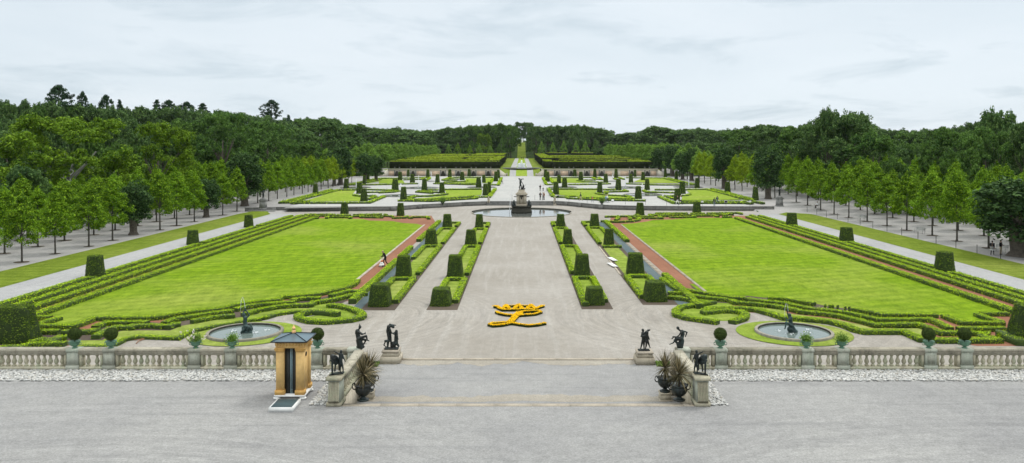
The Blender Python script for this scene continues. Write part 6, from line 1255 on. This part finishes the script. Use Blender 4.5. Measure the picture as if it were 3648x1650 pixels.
# radio mast
yM = 1150; xM = ux(3601.5, yM); zM = float(gz(xM, yM)); h = HC + (HY - 386) * yM / FP - zM
mb = MB()
for a in range(3):
    mb.tube([(1.1 * math.cos(a * 2.09), 1.1 * math.sin(a * 2.09), 0), (.7 * math.cos(a * 2.09), .7 * math.sin(a * 2.09), h)], [.16, .12], 5)
for k in range(26):
    z0, z1 = h * k / 26, h * (k + 1) / 26
    for a in range(3): r0 = 1.1 - .4 * k / 26; mb.tube([(r0 * math.cos(a * 2.09), r0 * math.sin(a * 2.09), z0), (r0 * math.cos(a * 2.09 + 2.09), r0 * math.sin(a * 2.09 + 2.09), z1)], [.07, .07], 4)
tag(obj('radio_mast', mb, M['steel'], loc=(xM, yM, zM)), 'slender pale lattice radio mast above the right skyline', 'mast')
# ---------------------------------------------------------------- people
def pose(kind):
    J = dict(head=(0, -.02, 1.62), neck=(0, 0, 1.46), chest=(0, 0, 1.28), hip=(0, 0, .95), la=[(-.19, 0, 1.41), (-.25, .03, 1.13), (-.24, -.08, .88)], ra=[(.19, 0, 1.41), (.25, .03, 1.13), (.24, -.08, .88)],
             ll=[(-.09, 0, .92), (-.10, -.01, .50), (-.10, .02, .09)], rl=[(.09, 0, .92), (.10, -.01, .50), (.10, .02, .09)], lf=1)
    if kind == 'walk':
        J.update(ll=[(-.09, 0, .92), (-.09, -.20, .52), (-.09, -.30, .10)], rl=[(.09, 0, .92), (.09, .06, .50), (.09, .32, .13)], la=[(-.19, 0, 1.41), (-.25, .14, 1.15), (-.23, .10, .90)], ra=[(.19, 0, 1.41), (.25, -.10, 1.15), (.23, -.24, .96)])
    if kind == 'hands_front':
        J.update(la=[(-.19, 0, 1.41), (-.27, -.02, 1.14), (-.10, -.24, 1.12)], ra=[(.19, 0, 1.41), (.27, -.02, 1.14), (.10, -.24, 1.12)])
    if kind == 'push':
        J.update(head=(0, -.30, 1.55), neck=(0, -.20, 1.41), chest=(0, -.14, 1.25), la=[(-.19, -.16, 1.36), (-.22, -.24, 1.08), (-.18, -.46, .98)], ra=[(.19, -.16, 1.36), (.22, -.24, 1.08), (.18, -.46, .98)], ll=[(-.09, 0, .92), (-.09, -.16, .52), (-.09, -.14, .10)], rl=[(.09, 0, .92), (.09, .02, .50), (.09, .26, .13)])
    if kind == 'sit':
        J.update(head=(0, -.06, 1.18), neck=(0, -.02, 1.02), chest=(0, 0, .84), hip=(0, 0, .50), la=[(-.19, 0, .97), (-.25, -.06, .72), (-.16, -.30, .60)], ra=[(.19, 0, .97), (.25, -.06, .72), (.16, -.30, .60)], ll=[(-.09, 0, .50), (-.11, -.42, .48), (-.11, -.40, .09)], rl=[(.09, 0, .50), (.11, -.42, .48), (.11, -.40, .09)])
    return J
PM = {}
def hand(mb, el, wr):
    d = np.array(wr) - np.array(el); d /= np.linalg.norm(d); s = np.cross(d, [0, 1, 0.2]); s /= np.linalg.norm(s); p = np.array(wr) + d * .05
    mb.capsule(wr, p, .026, .034)
    for i, l in enumerate((.062, .074, .068, .05)): b = p + s * (i - 1.5) * .019 + d * .02; k = b + d * l * .55; mb.capsule(b, k, .0095, .009); mb.capsule(k, k + d * l * .5 + np.array([0, -.02, 0]), .009, .008)
    t = np.array(wr) + d * .03 - s * .032; mb.capsule(t, t + d * .04 - s * .022, .011, .009)
def make_person(kind):
    J = pose(kind); body = MB(); top = MB(); leg = MB(); hair = MB(); shoe = MB()
    h = np.array(J['head'])
    body.ell(h, .078, .098, .118, 16); body.capsule(h + [0, -.092, -.01], h + [0, -.108, -.025], .012, .016); body.capsule(h + [0, -.05, -.09], h + [0, -.075, -.085], .03, .025)
    for s in (-1, 1): body.ell(h + [s * .08, .005, -.01], .014, .022, .032); body.ell(h + [s * .03, -.09, .012], .014, .010, .009)
    body.capsule(h + [-.02, -.098, -.058], h + [.02, -.098, -.058], .008, .008)
    body.capsule(J['neck'], h + [0, .01, -.06], .055, .05); body.capsule(J['chest'], J['neck'], .10, .06); body.capsule(J['hip'], J['chest'], .12, .12)
    for k in ('la', 'ra'):
        a, b, c = J[k]; body.capsule(a, b, .05, .04); body.capsule(b, c, .038, .026); hand(body, b, c); body.capsule(J['chest'], a, .09, .05)
        top.capsule(a, b, .068, .055); top.capsule(b, tuple(np.array(b) * .12 + np.array(c) * .88), .052, .042); top.capsule(J['chest'], a, .115, .068)
    for k in ('ll', 'rl'):
        a, b, c = J[k]; body.capsule(a, b, .075, .052); body.capsule(b, c, .05, .034); f = np.array(c)
        body.capsule(f + [0, .03, -.045], f + [0, -.13, -.055], .034, .03)
        leg.capsule(a, b, .098, .07); leg.capsule(b, tuple(f + [0, 0, .01]), .068, .058); shoe.capsule(f + [0, .04, -.045], f + [0, -.14, -.055], .042, .038)
    for s in (-1, 1): top.capsule(tuple(np.array(J['hip']) + [s * .06, 0, .0]), tuple(np.array(J['chest']) + [s * .06, 0, .02]), .125, .125)
    top.capsule(J['chest'], tuple(np.array(J['neck']) + [0, 0, -.06]), .13, .075)
    leg.capsule(tuple(np.array(J['hip']) + [-.06, 0, -.03]), tuple(np.array(J['hip']) + [.06, 0, -.03]), .118, .118)
    hair.ell(h + [0, .022, .032], .09, .1, .108, 14); hair.ell(h + [0, .05, -.03], .075, .065, .09, 12)
    PM[kind] = dict(body=remesh(body, .014, 1), jacket=remesh(top, .025, 2), trousers=remesh(leg, .025, 2), hair=hair.mesh('hair', True), shoes=remesh(shoe, .022, 1))
for k in ('stand', 'walk', 'hands_front', 'push', 'sit'): make_person(k)
def person(x, y, z, kind, rot, top, leg, label, hair='hair_dark', scale=1.0, group='visitors', extra=None):
    t = thing('person', (x, y, z), label, 'person', group, rot, scale); P = PM[kind]
    put('body', P['body'], M['skin'], t); put('hair', P['hair'], M[hair], t); put('jacket', P['jacket'], M['c_' + top], t); put('trousers', P['trousers'], M['c_' + leg], t); put('shoes', P['shoes'], M['c_black'], t)
    return t
Z5 = zoom(3300, 800, 7.282)
(x, y), = Z5([(1712, 795)]); p = person(x, y, .01, 'walk', 2.4, 'black', 'black', 'person in black with a grey skirt under a white hem, by the right old lime', scale=1.0)
obj('skirt', MB().lathe([(.23, .62), (.24, .66), (.2, .8), (.17, 1.05)], n=18), M['c_grey'], p); obj('hem', MB().lathe([(.245, .60), (.25, .66), (.235, .68)], n=18), M['c_white'], p)
(x, y), = Z5([(1930, 778)]); person(x, y, .01, 'hands_front', .5, 'black', 'beige', 'person in a black puffed jacket and beige trousers by the right old lime', scale=1.0)
Z6 = zoom(1300, 740, 2.913)
(x, y), = Z6([(212, 605)]); person(x, y, .01, 'push', -1.1, 'black', 'black', 'gardener in black with fair hair pushing a mower on the left brick walk', 'hair_fair', 1.02, 'gardeners')
(x, y), = Z6([(192, 612)]); t = thing('mower', (x - .15, y - .2, .01), 'small white and orange mower pushed along the left brick walk', 'mower', rotz=-.3, scale=.85)
obj('housing', MB().frustum(0, 0, .08, .42, .46, .62, .36, .5).frustum(0, 0, .421, .62, .3, .36, .24, .28), M['c_white'], t); obj('engine', MB().frustum(0, .05, .621, .82, .26, .28, .2, .2), M['c_orange'], t)
for sx in (-1, 1):
    for yy in (-.22, .22): q = MB().lathe([(.1, -.025), (.1, .025)], n=14); q.v[-1] = q.v[-1][:, [2, 1, 0]]; obj('wheel', q, M['c_black'], t, loc=(sx * .24, yy, .1))
    obj('handle', MB().tube([(sx * .16, .2, .4), (sx * .18, .48, .98), (sx * .1, .5, 1.0)], [.014] * 3, 6), M['iron'], t)
for z_, a, b, kd, rot, top, leg, hr, sc, lab in ((U3, 28, 495, 'hands_front', .2, 'black', 'black', 'hair_dark', 1.0, 'person all in black standing on the central path, left of a white top'), (U3, 92, 500, 'stand', -.3, 'white', 'black', 'hair_fair', .95, 'person in white top and black trousers standing on the central path'), (U3, 30, 695, 'hands_front', .4, 'black', 'black', 'hair_dark', 1.08, 'person in black at the top of the basin stairs'), (U3, 82, 693, 'stand', 1.2, 'silver', 'grey', 'hair_fair', 1.0, 'person in light grey at the top of the basin stairs'), (U3, 110, 693, 'stand', -1.0, 'brown', 'black', 'hair_fair', 1.05, 'person in brown jacket at the top of the basin stairs'),
                                             (U3, 910, 708, 'walk', 1.4, 'green', 'beige', 'hair_dark', 1.08, 'person in dark jacket and beige trousers walking by the front bed'), (U3, 1168, 742, 'walk', -1.2, 'orange', 'denim', 'hair_fair', .76, 'child in an orange top walking along the retaining wall'), (U3, 1462, 752, 'walk', 1.4, 'blue', 'denim', 'hair_fair', 1.0, 'person in blue beside the one in a white jacket'), (U3, 1493, 748, 'walk', 1.6, 'white', 'black', 'hair_fair', 1.06, 'person in white jacket and black trousers by the urn'),
                                             (U4, 700, 790, 'walk', -1.3, 'black', 'white', 'hair_dark', 1.08, 'person in black top and white trousers by the near right yew'), (U4, 768, 795, 'walk', -1.4, 'white', 'black', 'hair_fair', 1.1, 'person in a long white coat by the near right yew'), (U4, 1502, 830, 'stand', 2.9, 'green', 'denim', 'hair_dark', 1.02, 'person in dark green at the wall edge, nearest of the pair'), (U4, 1565, 780, 'hands_front', 3.1, 'teal', 'denim', 'hair_dark', .98, 'person in dark teal facing the right bed')):
    (x, y), = z_([(a, b)], ZU); person(x, y, ZU + .005, kd, rot, top, leg, lab, hr, sc)
for u, v, top, leg, lab in ((1930.5, 610, 'white', 'grey', 'far person in white above the right stair flank'), (1926, 616, 'black', 'black', 'far person in black on the slope by the right stair flank')):
    y = 325.; person(ux(u, y), y, float(gz(ux(u, y), y)), 'stand', .4, top, leg, lab)
for k, u in enumerate((1857, 1864, 1874, 1879)):
    y = 566; person(ux(u, y), y, ZC + .02, 'stand', k, 'black', 'black', 'tiny dark visitor where the far paths end, %s from the left' % ORD[k + 1])
# benches
def bench_parts(t):
    mb = MB(); [mb.box(-.8, .8, -.22 + k * .15, -.1 + k * .15, .43, .465) for k in range(3)]; obj('seat', mb, M['bench'], t)
    mb = MB(); [mb.box(-.8, .8, .27 + k * .02, .3 + k * .02, .55 + k * .14, .64 + k * .14) for k in range(3)]; obj('backrest', mb, M['bench'], t)
    for s in (-1, 1):
        obj('leg', MB().tube([(s * .72, -.2, 0), (s * .72, -.2, .66)], [.025] * 2, 6), M['bench'], t); obj('leg', MB().tube([(s * .72, .26, 0), (s * .72, .28, .45), (s * .72, .36, .95)], [.025] * 3, 6), M['bench'], t); obj('armrest', MB().box(s * .72 - .03, s * .72 + .03, -.24, .28, .66, .69), M['bench'], t)
B8 = zoom(2648, 700, 2.33); bz = lambda x, y: float(gz(x, y)) + .005
(x, y), = B8([(985, 200)]); t = thing('bench', (x, y, bz(x, y)), 'grey garden bench among the right grove trunks, farther one', 'bench', 'garden benches', -1.2); bench_parts(t); b0 = t
for (a, b), r, lab in (((1462, 308), -1.2, 'grey garden bench among the right grove trunks, middle one'), ((2138, 462), -1.1, 'grey garden bench behind the couple at the right old lime')):
    (x, y), = B8([(a, b)]); copy_thing(b0, (x, y, bz(x, y)), r, None, lab)
for z_, a, b, r, lab in ((U3, 190, 495, 1.5, 'bench against the hedge right of the central path, farther one'), (U3, 250, 600, 1.5, 'bench against the hedge right of the central path, nearer one')):
    (x, y), = z_([(a, b)], ZU); copy_thing(b0, (x, y, ZU), r, None, lab)
x, y = gp(1787, 654, ZU); copy_thing(b0, (x, y, ZU), -1.5, None, 'bench against the hedge left of the central path'); person(x + .05, y, ZU, 'sit', -1.5 + PI, 'black', 'white', 'seated person in black top and white trousers left of the central path')
(x, y), = B8([(615, 112)], .05); copy_thing(b0, (x, y, bz(x, y)), -1.3, None, 'bench with a seated person at the right grove edge'); person(x, y - .02, bz(x, y) + .0, 'sit', -1.3, 'white', 'black', 'seated person in white and black on a bench, right grove edge', scale=1.05)
# thin posts along the right strip and the wall
PST = MB().lathe([(.035, 0), (.035, .95), (.05, .96), (.05, 1.02), (.01, 1.06)], n=8).mesh('post')
pk = 0
for a, b in ((530, 135), (610, 153), (690, 173), (780, 190), (870, 214), (970, 236), (1075, 264), (1193, 291), (1315, 322), (1450, 356), (1600, 395), (1765, 431), (1940, 475), (2135, 519)):
    (x, y), = B8([(a, b)]); pk += 1; tag(put('post', PST, M['iron'], None, (x, y, bz(x, y)), 0, (1, 1, 1.05)), 'thin dark post along the right grass strip, %s from the far end' % ORD[pk], 'post', 'thin posts by the right strip')
pk = 0
for z_, a, b in ((zoom(1600, 600, 5.152), 1155, 590), (zoom(1600, 600, 5.152), 1574, 590), (U3, 655, 730), (U3, 1055, 750), (U3, 1888, 790), (U3, 2332, 800), (U4, 460, 835), (U4, 713, 835), (U2, 2410, 0)):
    if b == 0: continue
    (x, y), = z_([(a, b)], ZU); pk += 1; tag(put('post', PST, M['iron'], None, (x, y, ZU), 0, (.8, .8, 1.2)), 'thin dark post at the retaining wall top, %s from the left' % ORD[pk], 'post', 'thin posts on the wall')
pk = 0
for z_, a, b, lab in ((U4, 1237, 835, 'small white sign on a thin stake, right front bed, left one'), (U4, 1755, 830, 'dark framed sign on a stake at the right front bed'), (U4, 2280, 830, 'small white sign on a thin stake, right front bed, right one'), (U3, 412, 705, 'thin framed stand beside the right stone beast')):
    (x, y), = z_([(a, b)], ZU); t = thing('sign', (x, y, ZU), lab, 'sign', 'small garden signs'); obj('stake', MB().tube([(0, 0, 0), (0, 0, .85)], [.025] * 2, 6), M['iron'], t); obj('plate', MB().box(-.25, .25, -.02, .02, .8, 1.15), M['c_black'] if 'framed' in lab else M['c_white'], t)
    if 'dark framed' in lab: obj('frame', MB().box(-.3, .3, .021, .04, .74, 1.22), M['c_white'], t)
for z_, a, b, lab in ((U3, 815, 682, 'small white box light before the right front hedge, left one'), (U3, 1610, 730, 'small white box light before the right front hedge, right one')):
    (x, y), = z_([(a, b)], ZU); t = thing('box_light', (x, y, ZU), lab, 'light', 'box lights'); obj('housing', MB().frustum(0, 0, .05, .5, .6, .45, .5, .35), M['c_white'], t); obj('bracket', MB().box(-.2, .2, -.1, .1, 0, .05), M['iron'], t)
# boards, hose, small things
Z9 = zoom(1900, 740, 2.913)
for (a, b), r, lab in (((820, 545), .15, 'white board lying at the edge of the right outer bed, farther one'), ((820, 605), .15, 'white board lying on the gravel by the right outer bed, nearer one')):
    (x, y), = Z9([(a, b)]); t = thing('white_board', (x, y, .02), lab, 'board', 'white boards', r); obj('top', MB().box(-.28, .28, -1.3, 1.3, .10, .14), M['c_white'], t); obj('foot', MB().box(-.22, .22, -1.1, -.95, 0, .099), M['c_grey'], t); obj('foot', MB().box(-.22, .22, .95, 1.1, 0, .099), M['c_grey'], t)
H_ = R2([(170, 1000), (240, 950), (310, 930), (240, 920), (150, 925), (110, 940), (170, 905), (260, 912), (310, 935), (200, 945), (120, 930)])
tag(obj('hose', MB().tube([(a, b, .04 + .03 * (i % 3)) for i, (a, b) in enumerate(resample(H_, .2, False))], .028, 6), M['c_brown']), 'brown coiled hose left on the bare gravel patch', 'hose')

# ---------------------------------------------------------------- air
n = N('haze_air'); n.t.nodes.remove(n.out); o_ = n.node('OutputMaterial'); pv = n.node('VolumePrincipled') if hasattr(bpy.types, 'ShaderNodeVolumePrincipled') else n.node('VolumePrincipled')
pv.inputs['Color'].default_value = (.86, .92, 1.0, 1); pv.inputs['Density'].default_value = HAZE; pv.inputs['Anisotropy'].default_value = .2; n.link(pv.outputs[0], o_.inputs['Volume'])
tag(obj('haze', MB().box(-2600, 2600, -60, 3700, -2.0, 95), n.m), 'thin pale haze in the air over the whole garden', 'haze', None, 'stuff')
